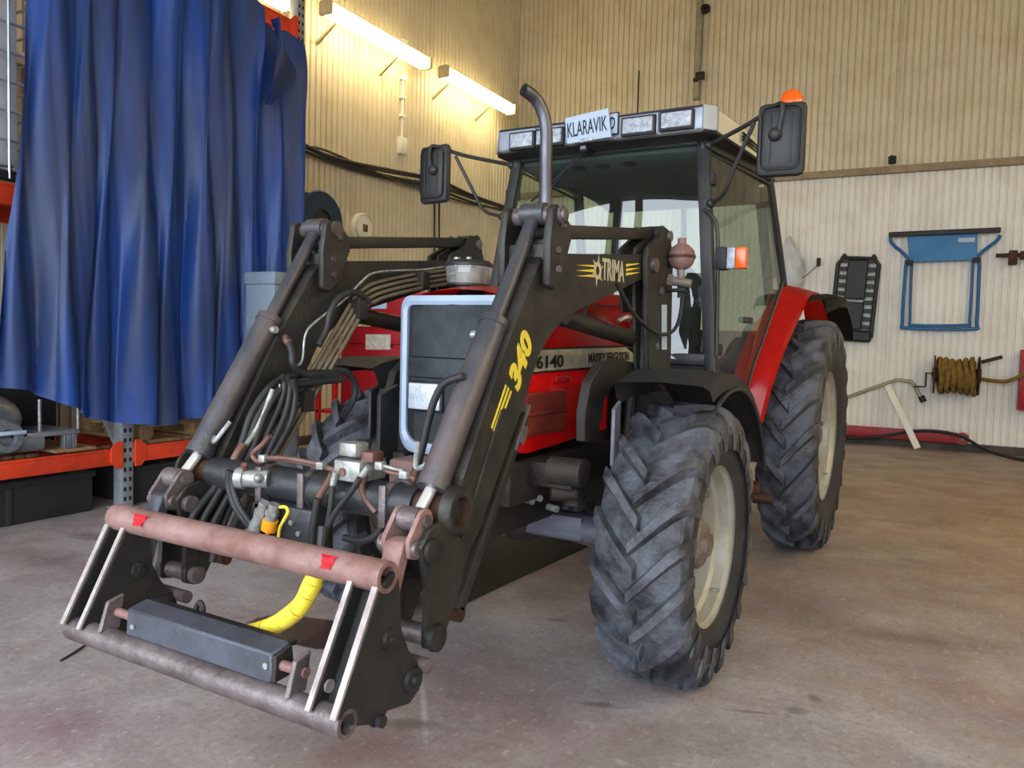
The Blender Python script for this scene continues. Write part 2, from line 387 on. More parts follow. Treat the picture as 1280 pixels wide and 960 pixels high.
# right and front walls, out of the frame; the front wall has two open bay doors
b = MB(); b.box(XR, XR+.12, YF, YB, 0, ZC).room(); b.build('wall_right', M_sheet, kind='structure')
DOORS = ((-4.9, -2.85, 5.05), (-2.52, 4.8, 5.05))
b = MB(); xs = [XL] + [v for d in DOORS for v in d[:2]] + [XR]
for i in range(0, len(xs), 2): b.box(xs[i], xs[i+1], YF-.15, YF, 0, ZC)
for d in DOORS: b.box(d[0], d[1], YF-.15, YF, d[2], ZC)
b.room().build('wall_front', mat('grey_door_wall', (.33,.34,.35), .7), kind='structure')
for d in DOORS: portal((d[0]+d[1])/2, YF-.05, d[1]-d[0], d[2], d[2]/2)

# drain pipe and bracket on the back wall
M_galv = mat('galvanised_steel', (.66,.64,.58), .45, .4, (.5,.46,.4), .4, 12, .1)
M_darkiron = mat('dark_iron', (.17,.15,.14), .6, .3, (.26,.2,.15), .4, 14, .2)
b = MB(); x = -1.957
b.cyl((x, YB-.13, 5.3), (x, YB-.13, 8.5), .055); b.room(); dp = b.build('downpipe', M_galv, label='galvanised vertical downpipe high on the back wall above the cab roof', cat='pipe')
b = MB(); b.box(x-.035, x+.035, YB-.22, YB-.02, 5.56, 5.62).box(x+.0, x+.14, YB-.24, YB-.18, 5.58, 5.70, .01).room(); b.build('pipe_bracket', M_darkiron, dp)
b = MB(); b.lathe((x+.09, YB-.14, 6.698), (.3,-1,.4), [(.03,-.03),(.075,-.03),(.075,.03),(.03,.03)], 18, True).room(); b.build('pipe_clamp', M_darkiron, dp)

# cables, boxes on the left wall
def ltube(pz, rx, r, **k):
    b = MB(); b.tube([(rx+(.012*math.sin(i*2.3)), y, z) for i, (y, z) in enumerate(pz)], r, 7, 4); return b.room()
cb = thing('cable_bundle', RW(XL+.1, 6.5, 3.3), 'bundle of dark cables sagging along the left wall below the lamps', 'cable')
C0 = [(3.918,3.648),(4.304,3.602),(4.905,3.571),(5.755,3.592),(6.843,3.684),(7.889,3.684),(9.258,3.708)]
for k, (r, dz, sag) in enumerate(((.026,0,0),(.02,.05,.05),(.018,-.05,.02),(.016,-.03,.10),(.014,.03,-.04))):
    ltube([(y, z+dz-sag*math.sin(i*1.1+k)) for i, (y, z) in enumerate(C0)], XL+.11+.02*(k % 2), r).build('cable', M_hose, cb)
cv = thing('cable_drop', RW(XL+.08, 7.0, 1.0), 'two thin dark cables dropping down the left wall behind the left mirror', 'cable')
for k in (0, 1):
    (q0, q1) = [(6.889,3.658),(6.987,1.284)]
    ltube([(q0[0]+k*.13, 3.45), (q0[0]+.02+k*.13, 2.2), (q0[0]+k*.10, 1.2), (q0[0]+k*.12, .2)], XL+.06, .014).build('cable', M_hose, cv)
(yc, zc) = (5.203,2.818)
ck = thing('wall_vent', RW(XL+.03, yc, zc-.2), 'round cream disc vent on the left wall beside the blue reel', 'vent')
b = MB(); b.lathe((XL+.05, yc, zc), (1,0,0), [(0,.05),(.17,.05),(.2,.03),(.2,-.03),(0,-.03)], 28).room(); b.build('disc', M_sheetw, ck)
b = MB(); b.lathe((XL+.09, yc, zc), (1,0,0), [(.16,.0),(.175,.02),(.19,.0)], 28, True).room(); b.build('rim', M_cream, ck)
b = MB(); b.box(XL+.09, XL+.12, yc-.045, yc+.045, zc-.05, zc+.05, .01).room(); b.build('label', M_copper, ck)
(yc, zc) = (6.017,4.092)
b = MB(); b.box(XL+.04, XL+.12, yc-.08, yc+.08, zc-.12, zc+.12, .015).room(); jb = b.build('junction_box', M_sheetw, label='small cream junction box at the foot of the vertical conduit on the left wall', cat='box')
b = MB(); b.box(XL+.05, XL+.11, yc+.5, yc+.7, zc-.4, zc-.16, .015).room(); b.build('wall_socket', M_sheetw, label='cream wall socket just above the cable bundle on the left wall', cat='socket')
b = MB(); b.tube([(XL+.07, yc, zc+.125), (XL+.07, yc, 5.1)], .02, 8)
for i in range(5): b.box(XL+.04, XL+.1, yc-.05, yc+.05, zc+.4+i*.26, zc+.44+i*.26)
b.room(); b.build('conduit', M_sheetw, label='vertical clipped conduit between the two lamps on the left wall', cat='pipe')
(y0, z0), = [(11.701,6.394)][:1]
b = MB(); b.tube([(-2.95, YB-.09, 4.9), (-2.95, YB-.09, 5.9)], .012, 6).room(); b.build('thin_wire', M_darkiron, label='short thin dark wire on the back wall behind the white sign', cat='wire')

# fluorescent wall lamps
M_tube = mat('lit_lamp_cover', (1,.93,.75), .4, emit=((1.0,.80,.42), 22.0))
M_fill = mat('added_fill_lamp_cover', (1,.95,.85), .4, emit=((1.0,.86,.60), 48.0))  # glow for the lamps added on the right wall as fill
M_lampbody = mat('lamp_body', (.80,.74,.60), .5)
LX = XL+.40
def wall_lamp(y0, y1, z, label):
    t = thing('wall_lamp', RW(LX, (y0+y1)/2, z-.1), label, 'lamp', 'tube lamps along the left wall')
    b = MB(); b.box(LX-.07, LX+.03, y0+.03, y1-.03, z+.02, z+.10, .02).room(); b.build('housing', M_lampbody, t)
    b = MB(); b.box(LX-.09, LX+.09, y0+.02, y1-.02, z-.10, z+.05, .045).room(); b.build('cover', M_tube, t)
    for y in (y0, y1):
        b = MB(); b.box(LX-.10, LX+.10, y-.03, y+.03, z-.11, z+.07, .03).room(); b.build('end_cap', M_lampbody, t)
    for f in (.12, .72):
        y = y0+(y1-y0)*f
        b = MB(); b.beam((LX-.05, y, z-.08), (XL+.04, y, z-.30), .04, .03).room(); b.build('bracket', M_lampbody, t)
    return t
wall_lamp(4.05, 6.1, 5.235, 'long lit tube lamp on the left wall, left of the two full lamps')
wall_lamp(6.55, 8.6, 5.27, 'lit tube lamp on the left wall nearest the room corner')
wall_lamp(1.35, 3.45, 5.04, 'lit tube lamp cut by the top edge above the curtain')
# unseen fill lamps added along the right wall to light the back wall
for i in (0, 1, 2):
    t = thing('wall_lamp', RW(XR-.4, -3+i*3.2, 5.1), ('added unseen fill lamp on the right wall beside the bay door', 'added unseen fill lamp on the right wall between two others', 'added unseen fill lamp on the right wall next to the back wall')[i], 'lamp', 'added fill lamps along the right wall')
    b = MB(); b.box(XR-.49, XR-.31, -4+i*3.2, -2+i*3.2, 5.0, 5.18, .045).room(); b.build('cover', M_fill, t)
    b = MB(); b.box(XR-.42, XR-.01, -3.4+i*3.2, -3.3+i*3.2, 5.1, 5.14).box(XR-.42, XR-.01, -2.7+i*3.2, -2.6+i*3.2, 5.1, 5.14).room(); b.build('bracket', M_lampbody, t)

# ------------------------------------------------------------------ pallet rack on the left
M_rackred = mat('orange_red_beam', (.90,.27,.13), .5, .1, (.65,.17,.09), .35, 6, .1)
M_post = mat('grey_rack_post', (.62,.64,.66), .5, .4, (.45,.44,.42), .35, 10, .1)
M_slot = mat('slot_dark', (.06,.06,.06), .9)
M_wood = mat('pallet_wood', (.66,.52,.36), .8, 0, (.45,.33,.22), .45, 8, .3, stretch=(1,6,6))
M_bin = mat('dark_crate_plastic', (.135,.135,.14), .6, 0, (.2,.19,.18), .3, 5, .1)
RXF = -3.75
rk = thing('pallet_rack', RW(RXF-.5, .7, 0), 'tall steel pallet rack with orange beams behind the blue curtain', 'rack')
def rack_post(y0, z1=4.7):
    for x1 in (RXF, RXF-1.0):
        b = MB(); b.box(x1-.10, x1, y0, y0+.10, 0, z1, .006).room(); p = b.build('post', M_post, rk)
        b = MB()
        for k in range(int((z1-.1)/.075)):
            for dy in (.018, .062): b.box(x1-.002, x1+.0015, y0+dy, y0+dy+.02, .06+k*.075, .06+k*.075+.032)
        b.room(); b.build('slots', M_slot, p, kind='stuff')
        b = MB(); b.box(x1-.15, x1+.04, y0-.02, y0+.12, 0, .012).room(); b.build('foot_plate', M_post, p)
    for k in range(3):
        z = .4+k*1.4; b = MB(); b.beam(RW(RXF-.08, y0+.05, z), RW(RXF-.95, y0+.05, z+(.7 if k % 2 else 1.2)), .03, .03); b.build('brace', M_post, rk)
for y in (.64, 2.42, -2.2): rack_post(y)
def rack_beam(y0, y1, z0, z1, m=M_rackred):
    for x1 in (RXF+.012, RXF-.95):
        b = MB(); b.box(x1-.05, x1, y0, y1, z0, z1, .006).box(x1-.05, x1+.006, y0, y1, z1-.02, z1, .003).room(); o = b.build('beam', m, rk)
        for y, s in ((y0, 1), (y1, -1)):
            b = MB(); b.prism([(x1+.008, y, z0-.03), (x1+.008, y, z1+.05), (x1+.008, y+s*.05, z1+.05), (x1+.008, y+s*.10, z1), (x1+.008, y+s*.10, z0+.02), (x1+.008, y+s*.05, z0-.03)], (-.012,0,0), .002).room()
            c = b.build('beam_connector', m, o)
for z0, z1 in ((.35,.475), (2.16,2.30), (4.12,4.26)):
    rack_beam(-2.1, .64, z0, z1); rack_beam(.74, 2.42, z0, z1)
for k in range(12):                               # deck boards on the lower and the middle beams
    for z in (.478, 2.303):
        y = -2.05 + k*.37
        if z < 1 and k in (4, 5, 7): continue
        b = MB(); b.box(RXF-.98, RXF-.06, y, y+.30, z, z+.02).room(); b.build('deck_board', M_wood, rk)

# curtain
def smooth(x): x = max(0, min(1, x)); return x*x*(3-2*x)
M_curt = mat('blue_tarpaulin', (.15,.38,.78), .38, 0, (.27,.29,.34), .46, 3.2, .2, spec=.6, bscale=9, stretch=(1,1,.14))  # grey vertical streaks put the shade of the folds into the colour
def curtain():
    n, mrows = 240, 54; rows = []
    rnd = random.Random(4)
    folds = []; y = -.45
    while y < 2.7:
        w = rnd.uniform(.11, .33); folds.append((y, w, rnd.uniform(.6, 1.1)*(.55+w*2.2), rnd.uniform(-.07, .07))); y += w
    def disp(yy, t):
        d = 0
        for (c, w, a, sh) in folds:
            u = (yy - (c + sh*t)) / w
            if 0 <= u <= 1: d += a*math.sin(PI*u)**1.1*.125
        d += .030*abs(math.sin(yy*21+1.6*math.sin(yy*5)))*(.4+.6*math.sin(yy*4.1+1)**2)
        return d*(.50+.65*t) + .02*math.sin(yy*3.1+t*2.2) + .018*math.sin(yy*7.3-t*4) + .01*math.sin(9*t+yy*11)
    for j in range(mrows+1):
        t = j/mrows; row = []
        for i in range(n+1):
            s = i/n
            ztop = 4.33 - .27*smooth((s-.55)/.4) - .10*abs(math.sin(s*PI*5.5))*(1 if s > .1 else 0)
            zbot = .97 - .31*smooth(s/.38) + .015*math.sin(s*23)
            z = ztop + (zbot-ztop)*t
            yl = -.03 - .36*t**.9; yr = 2.36 + .05*math.sin(t*5) - .02*t
            yy = yl + (yr-yl)*s
            swag = .05*math.exp(-((t-.06)/.10)**2)*math.sin(s*PI*11)
            row.append((RXF+.12 + disp(yy, t) + swag, yy + .022*math.sin(s*61+t*3.), z))
        rows.append(row)
    b = MB(); b.grid(rows, .003).room(); return b
ct = curtain().build('curtain', M_curt, label='large blue tarpaulin curtain hanging in folds from the pallet rack', cat='curtain', ang=60)
# the loose corner flap at the curtain's upper right
b = MB(); f = []
for j in range(9):
    r = []
    for i in range(9):
        u, v = i/8, j/8
        (ya, za), (yb, zb), (yc, zc) = [(1.831,4.039),(2.201,3.73),(1.716,3.295)]
        e0 = (ya+(yc-ya)*v, za+(zc-za)*v); k_ = 1-abs(2*v-1.12)/1.12
        r.append((RXF+.36+.04*math.sin(u*4+v*3)-.08*u, e0[0]+(yb-(ya+yc)/2)*u*max(.04,k_), e0[1]+(zb-(za+zc)/2)*u*max(.04,k_)))
    f.append(r)
b.grid(f, .003).room(); b.build('loose_flap', M_curt, ct, ang=60)

# things on and under the rack
def crate(y0, y1, x0, x1, z0, z1, label):
    t = thing('dark_crate', RW((x0+x1)/2, (y0+y1)/2, z0), label, 'crate')
    b = MB(); b.box(x0, x1, y0, y1, z0, z1, .02).room(); b.build('body', M_bin, t)
    b = MB(); b.box(x0-.012, x1+.012, y0-.012, y1+.012, z1-.05, z1-.005, .006).room(); b.build('lid', M_bin, t)
    for k in range(3):
        y = y0+(y1-y0)*(k+1)/4; b = MB(); b.box(x1-.002, x1+.012, y-.02, y+.02, z0+.01, z1-.05, .004).room(); b.build('rib', M_bin, t)
crate(-1.95, .50, RXF-.80, RXF-.13, 0, .31, 'long dark crate on the floor under the lower orange beam, left of the rack post')
crate(.80, 2.2, RXF-.80, RXF-.10, 0, .30, 'long dark crate on the floor under the rack, right of the rack post')
crate(-2.0, .55, RXF-.94, RXF-.66, .50, 1.35, 'tall dark crate added to darken the lower rack level behind the machine part')  # added to make the rack interior dark behind the casting
M_alu = mat('cast_aluminium', (.68,.71,.75), .35, .75, (.45,.47,.5), .4, 8, .2)
t = thing('gearbox_casting', RW(RXF-.25, .0, .50), 'shiny cast metal machine part lying on the lower rack beam left', 'machine part')
b = MB(); b.box(RXF-.62, RXF-.08, -.9, .12, .50, .62, .03)
b.room(); b.build('base_plate', M_alu, t)
b = MB(); b.ball((RXF-.32, -.30, .72), .27, (.9,1.35,.80), 20).room(); b.build('bell_housing', M_alu, t)
b = MB(); b.lathe((RXF-.10, -.16, .62), (1,0,0), [(.05,.03),(.06,.06),(.10,.06),(.12,.03),(.12,-.05),(0,-.05),(0,.0),(.05,.0)], 20).room(); b.build('flange', M_alu, t)
b = MB()
for k in range(5): b.box(RXF-.12, RXF-.07, .12-k*.02+.20, .135-k*.02+.20, .50, .60, .004)
b.box(RXF-.5, RXF-.07, -.02, .36, .60, .635, .012).room(); b.build('finned_foot', M_alu, t)
for y in (.10, .38):
    b = MB(); b.cyl((RXF-.13, y, .60), (RXF-.13, y, .86), .012).room(); b.build('stud', M_zinc, t)
b = MB(); b.box(RXF-.12, RXF-.02, -.28, -.05, .64, .665, .004).room(); b.build('strap_clip', M_white, t)
t = thing('wooden_pallet', RW(RXF-.45, 1.35, .50), 'wooden pallet on the lower rack beam right of the rack post', 'pallet')
for k in range(5):
    b = MB(); b.box(RXF-.85+k*.17, RXF-.85+k*.17+.11, .84, 1.95, .60, .622, .003).room(); b.build('top_board', M_wood, t)
for y in (.84, 1.34, 1.84):
    b = MB(); b.box(RXF-.85, RXF-.06, y, y+.10, .50, .522, .003).room(); b.build('bottom_board', M_wood, t)
    for x in (RXF-.82, RXF-.5, RXF-.18):
        b = MB(); b.box(x, x+.12, y, y+.12, .522, .60, .004).room(); b.build('block', M_wood, t)
# white container in a wire cage above the middle beam, far left
M_wire = mat('cage_wire', (.72,.74,.78), .4, .7)
M_tank = mat('white_tank_plastic', (.83,.84,.86), .5, 0, (.7,.7,.7), .3, 4)
t = thing('caged_tank', RW(RXF-.5, -.75, 2.34), 'white plastic tank in a wire cage at the upper left edge', 'tank')
b = MB(); b.box(RXF-.86, RXF-.14, -1.5, -.0, 2.42, 3.72, .08).room(); b.build('tank', M_tank, t)
for k in range(8):
    z = 2.40+k*.19; b = MB(); b.tube([(RXF-.92, .08, z), (RXF-.06, .08, z), (RXF-.06, -1.6, z)], .010, 6, smooth=False).room(); b.build('cage_bar', M_wire, t)
for k in range(8):
    y = .08-k*.22; b = MB(); b.tube([(RXF-.045, y, 2.34), (RXF-.045, y, 3.78)], .010, 6).room(); b.build('cage_bar', M_wire, t)
b = MB(); b.box(RXF-.95, RXF-.04, -1.62, .10, 2.325, 2.39, .01).room(); b.build('pallet_base', M_bin, t)
# white drum behind the curtain's left edge
b = MB(); b.lathe(RW(RXF-.34, -1.30, .50), (0,0,1), [(0,.0),(.27,.0),(.28,.05),(.28,.9),(.24,.98),(.0,.98)], 28); b.build('plastic_drum', M_tank, label='pale plastic drum at the left edge beside the curtain, on the lower rack level', cat='drum')

# grey steel cabinet beside the rack
M_greyblue = mat('blue_grey_enamel', (.50,.56,.61), .45, .1, (.34,.38,.42), .35, 5, .05)
(p0, p1) = [(-3.289,1.292,1.881),(-3.303,1.796,1.929)]
t = thing('steel_cabinet', RW(-3.15, 1.56, 0), 'blue grey steel cabinet standing behind the left loader arm', 'cabinet')
b = MB(); b.box(-3.30, -2.985, 1.42, 1.70, .0, 1.76, .008).room(); b.build('body', M_greyblue, t)
b = MB(); b.box(-3.31, -2.975, 1.41, 1.71, 1.76, 1.86, .010).room(); b.build('hood', M_greyblue, t)
b = MB(); b.box(-2.988, -2.976, 1.44, 1.68, .12, 1.72, .004).room(); d = b.build('door', M_greyblue, t)
b = MB(); b.box(-2.978, -2.955, 1.46, 1.49, .85, 1.02, .006).room(); b.build('handle', M_zinc, d)

# blue hose reel on the left wall
M_bluereel = mat('dark_blue_reel', (.10,.22,.34), .4, .2, (.07,.14,.22), .35, 8)
yc, zc = (3.931,2.686)
t = thing('hose_reel', RW(XL+.35, yc, zc-.35), 'dark blue hose reel on the left wall beside the rack post', 'reel')
for dx in (-.11, .11):
    b = MB(); b.lathe((XL+.38+dx, yc, zc), (1,0,0), [(.16,-.012),(.36,-.012),(.375,0),(.36,.012),(.16,.012)], 36, True).room(); b.build('flange', M_bluereel, t)
b = MB(); b.lathe((XL+.38, yc, zc), (1,0,0), [(0,-.10),(.21,-.10)]+[(.25+.02*math.cos(k*PI), -.10+k*.025) for k in range(1,8)]+[(.21,.10),(0,.10)], 30).room(); b.build('wound_hose', M_hose, t)
b = MB(); b.box(XL+.02, XL+.30, yc-.04, yc+.04, zc-.35, zc+.05, .01).room(); b.build('mount', M_darkiron, t)

# red machine behind the tractor on the left
M_cabred = mat('dark_red_enamel', (.66,.08,.10), .42, .05, (.45,.06,.07), .35, 6, .05)
M_brred = mat('bright_red_tube', (.92,.16,.18), .45)
M_label = mat('pale_label', (.80,.76,.68), .5, 0, (.55,.42,.36), .4, 25)
t = thing('red_workshop_cabinet', (-2.9, 2.75, 0), 'dark red steel workshop cabinet with labels behind the front left tyre', 'cabinet')
b = MB(); b.box(-3.42, -2.45, 2.55, 3.05, .25, 1.46, .012); b.build('body', M_cabred, t)
b = MB(); b.box(-3.40, -2.47, 2.52, 2.56, 1.30, 1.44, .008); b.build('drawer_front', M_cabred, t)
b = MB(); b.box(-3.40, -2.47, 2.52, 2.56, .32, 1.27, .008); d = b.build('door', M_cabred, t)
b = MB(); b.box(-3.45, -2.40, 2.56, 3.06, 1.50, 1.78, .012); b.build('upper_box', M_cabred, t)
b = MB(); b.box(-3.2, -2.42, 2.7, 2.98, 1.45, 1.51); b.build('neck', M_darkiron, t)
q = [(-3.099,2.515,1.387),(-2.807,2.515,1.393),(-2.803,2.515,1.255),(-3.096,2.515,1.246)]
b = MB(); b.prism(q, (0,.006,0)); b.build('label', M_label, d)
q = [(-3.07,2.55,1.714),(-2.89,2.55,1.713),(-2.888,2.55,1.626),(-3.068,2.55,1.625)]
b = MB(); b.prism(q, (0,.012,0)); b.build('white_label', M_white, t)
for x in (-3.38, -2.55):
    for y in (2.60, 3.0):
        b = MB(); b.box(x-.03, x+.03, y-.03, y+.03, 0, .26, .004); b.build('leg', M_cabred, t)
t = thing('red_trolley', (-3.8, 2.76, 0), 'bright red tubular trolley frame left of the dark red cabinet', 'trolley')
xr = -3.58
for (x, y) in ((xr, 2.88), (xr-.22, 2.88), (xr, 2.64), (xr-.22, 2.64)):
    b = MB(); b.box(x-.025, x+.025, y-.02, y+.02, .08, 1.47 if y > 2.7 else .95, .005); b.build('post', M_brred, t)
    b = MB(); b.lathe((x-.02, y, .05), (1,0,0), [(0,0),(.05,0),(.05,.04),(0,.04)], 14); b.build('castor', M_hose, t)
for z in (.30, .62, .93):
    b = MB(); b.box(xr-.24, xr+.02, 2.62, 2.90, z-.015, z+.015, .004); b.build('shelf', M_brred, t)
b = MB(); b.tube([(xr-.22,2.88,1.46),(xr-.11,2.88,1.50),(xr,2.88,1.46)], .018, 8); b.build('push_handle', M_brred, t)

# ------------------------------------------------------------------ things on the back wall
YW = YB-.05
M_bluetube = mat('blue_enamel_tube', (.05,.38,.62), .4, 0, (.05,.28,.46), .3, 8)
M_bluepanel = mat('blue_enamel_panel', (.0,.42,.66), .42, 0, (.0,.34,.56), .3, 4)
M_pad = mat('black_vinyl_pad', (.10,.10,.115), .5, 0, (.17,.17,.18), .3, 9, .15)
# mechanic's creeper
t = thing('creeper', RW(.55, YW, 1.5), 'black padded mechanic creeper board hanging on the back wall', 'creeper')
def BW(u, v):       # creeper's own tilted frame
    c = (0.527,2.122); a = .055; return (c[0] + u*math.cos(a) + v*math.sin(a), c[1] - u*math.sin(a) + v*math.cos(a))
def wprism(poly, y0, y1, bev=0.): 
    b = MB(); b.prism([(x, y0, z) for x, z in poly], (0, y1-y0, 0), bev); return b.room()
w, h = .275, .60
for s in (-1, 1):
    pz = [BW(s*w, -h+.05), BW(s*w, h-.09), BW(s*(w-.07), h)]
    b = MB(); b.tube([(x, YW-.07, z) for x, z in pz], .032, 10, smooth=False).room(); b.build('side_rail', M_pad, t)
    for k in range(9):
        v = -h+.20+k*.12
        wprism([BW(s*(w-.015), v-.03), BW(s*(w-.015), v+.03), BW(s*.12, v+.03), BW(s*.12, v-.03)][::s], YW-.085, YW-.06, .004).build('strap', M_pad, t)
    (x, z) = BW(s*.20, h+.03); b = MB(); b.cyl((x, YW-.10, z), (x, YW-.02, z), .03).room(); b.build('hook', M_darkiron, t)
    for v in (-h+.12, h-.12):
        (x, z) = BW(s*(w+.01), v); b = MB(); b.cyl((x-.018, YW-.03, z), (x+.018, YW-.03, z), .035).room(); b.build('castor', M_darkiron, t)
for (v0, v1) in ((-h+.16, -.04), (0, h-.03)):
    wprism([BW(-.14, v0), BW(.14, v0), BW(.14, v1), BW(-.14, v1)], YW-.115, YW-.07, .015).build('back_pad', M_pad, t)
wprism([BW(-w-.01, -h-.02), BW(w+.01, -h-.02), BW(w+.01, -h+.15), BW(-w-.01, -h+.15)], YW-.13, YW-.05, .03).build('head_rest', M_pad, t)
b = MB(); (x0, z0) = BW(-w+.03, h); (x1, z1) = BW(w-.03, h); b.tube([(x0, YW-.07, z0), (x1, YW-.07, z1)], .028, 10).room(); b.build('end_rail', M_pad, t)
# blue folding stand
t = thing('folding_stand', RW(1.65, YW, 1.7), 'blue folding tube stand with black top bar hanging on the back wall', 'stand')
q = [(0.94,3.039),(2.311,3.05),(1.176,3.052),(2.041,3.029),(2.052,2.658),(1.227,2.643),(0.962,3.004),(1.182,2.724),(1.177,1.801),(1.254,1.711),(2.044,1.713),(2.096,1.813),(2.085,2.733),(2.306,2.986),(1.193,2.712),(1.217,1.825),(2.069,2.69),(2.066,1.835)]
b = MB(); b.beam((q[0][0], YW-.12, q[0][1]), (q[1][0], YW-.12, q[1][1]), .07, .07, bev=.012).room(); b.build('top_bar', M_pad, t)
wprism([q[2], q[3], q[4], q[5]], YW-.10, YW-.085, .004).build('panel', M_bluepanel, t)
b = MB(); b.tube([(x, YW-.09, z) for x, z in (q[6], (q[6][0]+.03, q[6][1]-.09), q[7], (q[7][0]+.0,q[7][1]-.15), q[8], q[9], q[10], q[11], (q[12][0],q[12][1]-.15), q[12], (q[13][0]-.03, q[13][1]-.07), q[13])], .024, 10, 4).room(); b.build('outer_frame', M_bluetube, t)
b = MB(); b.tube([(q[14][0]+.06, YW-.06, q[14][1]), (q[15][0]+.055, YW-.06, q[15][1]), (q[15][0]+.10, YW-.06, q[15][1]-.07), (q[17][0]-.10, YW-.06, q[17][1]-.07), (q[17][0]-.055, YW-.06, q[17][1]), (q[16][0]-.06, YW-.06, q[16][1])], .020, 10, 4).room(); b.build('inner_frame', M_bluetube, t)
for k in (4, 5):
    b = MB(); b.box(q[k][0]-.05, q[k][0]+.05, YW-.12, YW-.07, q[k][1]-.04, q[k][1]+.03, .01).room(); b.build('hinge', M_darkiron, t)
(lx, lz) = (1.913,2.935)
wprism([(lx-.10, lz-.03), (lx+.10, lz-.03), (lx+.10, lz+.03), (lx-.10, lz+.03)], YW-.103, YW-.099).build('label', M_white, t)
# rope reel
M_rope = mat('dirty_yellow_rope', (.55,.43,.17), .85, 0, (.36,.26,.10), .45, 16, .6)
M_rustd = mat('dark_rusty_iron', (.34,.20,.13), .7, .3, (.2,.13,.1), .5, 12, .3)
t = thing('rope_reel', RW(1.95, YW-.2, 1.0), 'rusty iron reel wound with dirty yellow rope on the back wall', 'reel')
q = [(1.639,1.067),(2.13,1.089),(2.414,1.34),(1.52,0.893),(2.398,1.123),(2.656,1.22)]
zc = q[0][1]; x0, x1 = q[0][0], q[1][0]
b = MB(); b.cyl((x0-.04, YW-.22, zc), (x1+.05, YW-.22, zc), .10).room(); b.build('drum', M_rustd, t)
for x in (x0-.02, x1+.02):
    b = MB(); b.lathe((x, YW-.22, zc), (1,0,0), [(0,-.012),(.26,-.012),(.27,0),(.26,.012),(0,.012)], 24).room(); b.build('flange', M_rustd, t)
b = MB(); P = []
n = 330
for i in range(n):
    f = i/n; turn = f*17.0; u = (turn/5.6) % 2; u = u if u < 1 else 2-u
    r = .15 + .055*f + .018*math.sin(i*.7); a = turn*2*PI
    P.append((x0+.03 + (x1-x0-.06)*u + .01*math.sin(i*1.3), YW-.22+r*math.cos(a), zc-.012*(1+math.sin(i*.31))+r*1.12*math.sin(a)))
b.tube(P, .030, 7, 1, smooth=False).room(); b.build('rope', M_rope, t)
b = MB(); b.tube([(x0-.02, YW-.22, zc), (x0-.12, YW-.26, zc+.02), (x0-.12, YW-.26, q[3][1]), (x0-.26, YW-.26, q[3][1]-.01)], .014, 7, smooth=False).room(); b.build('crank', M_rustd, t)
b = MB(); b.beam((x1+.04, YW-.22, zc+.19), (q[2][0], YW-.22, q[2][1]), .04, .05, bev=.008).room(); b.build('arm', M_rustd, t)
b = MB(); b.tube([(x1-.05, YW-.22, zc-.02), (x1+.14, YW-.25, zc-.05), (x1+.34, YW-.25, zc-.055), (x1+.52, YW-.22, zc+.03), (x1+.66, YW-.2, zc+.09)], .026, 8).room(); b.build('loose_rope_end', M_rope, t)
b = MB(); b.box(x0-.05, x0, YW-.22, YW+.02, zc-.03, zc+.03).box(x1, x1+.05, YW-.22, YW+.02, zc-.03, zc+.03).room(); b.build('bracket', M_rustd, t)
# bent handle with white bar
q = [(0.363,0.614),(1.057,0.923),(1.159,0.963),(1.345,0.937),(1.477,0.717),(1.029,0.864),(1.488,-0.082)]
b = MB(); b.tube([(x, YW-.09, z) for x, z in (q[0], q[1], q[2], (q[3][0]-.05, q[3][1]+.01), q[3], q[4])], .026, 9).room(); ph = b.build('bent_handlebar', M_galv, label='bent shiny steel tube with black end leaning on the back wall', cat='tube')
b = MB(); b.cyl((q[4][0]-.01, YW-.09, q[4][1]+.03), (q[4][0]+.03, YW-.09, q[4][1]-.05), .042).room(); b.build('rubber_tip', M_pad, ph)
b = MB(); b.beam((q[5][0], YW-.12, q[5][1]+.02), (q[6][0]-.02, YW-.42, .035), .03, .085, up=(1,0,.3), bev=.006).room(); b.build('white_lath', M_sheetw, label='white flat lath leaning against the back wall below the bent tube', cat='lath')
# red beam along the foot of the wall
M_beamred = mat('dull_red_beam', (.60,.10,.11), .5, 0, (.42,.08,.08), .3, 7)
(a0, a1) = [(0.32,0.132),(2.008,0.18)]
t = thing('red_beam', RW(1.2, YW-.08, .1), 'dull red steel beam lying along the foot of the back wall', 'beam')
b = MB(); b.box(-.6, a1[0]-.06, YW-.13, YW-.05, .11, .26, .01).room(); b.build('beam', M_beamred, t)
b = MB(); b.lathe((a1[0], YW-.09, .185), (0,1,0), [(.035,-.035),(.085,-.035),(.085,.035),(.035,.035)], 18, True).room(); b.build('eye_end', M_beamred, t)
b = MB()
b.tube([(x, y, z) for (x, y, z) in ((.35,YW-.16,.05),(.95,YW-.17,.13),(1.35,YW-.17,.24),(1.7,YW-.17,.27),(2.0,YW-.19,.22),(2.35,YW-.4,.06),(2.9,YW-.95,.025),(3.6,YW-1.3,.025))], .022, 8).room()
b.build('floor_cable', M_hose, label='dark cable draped over the red beam and onto the floor', cat='cable')
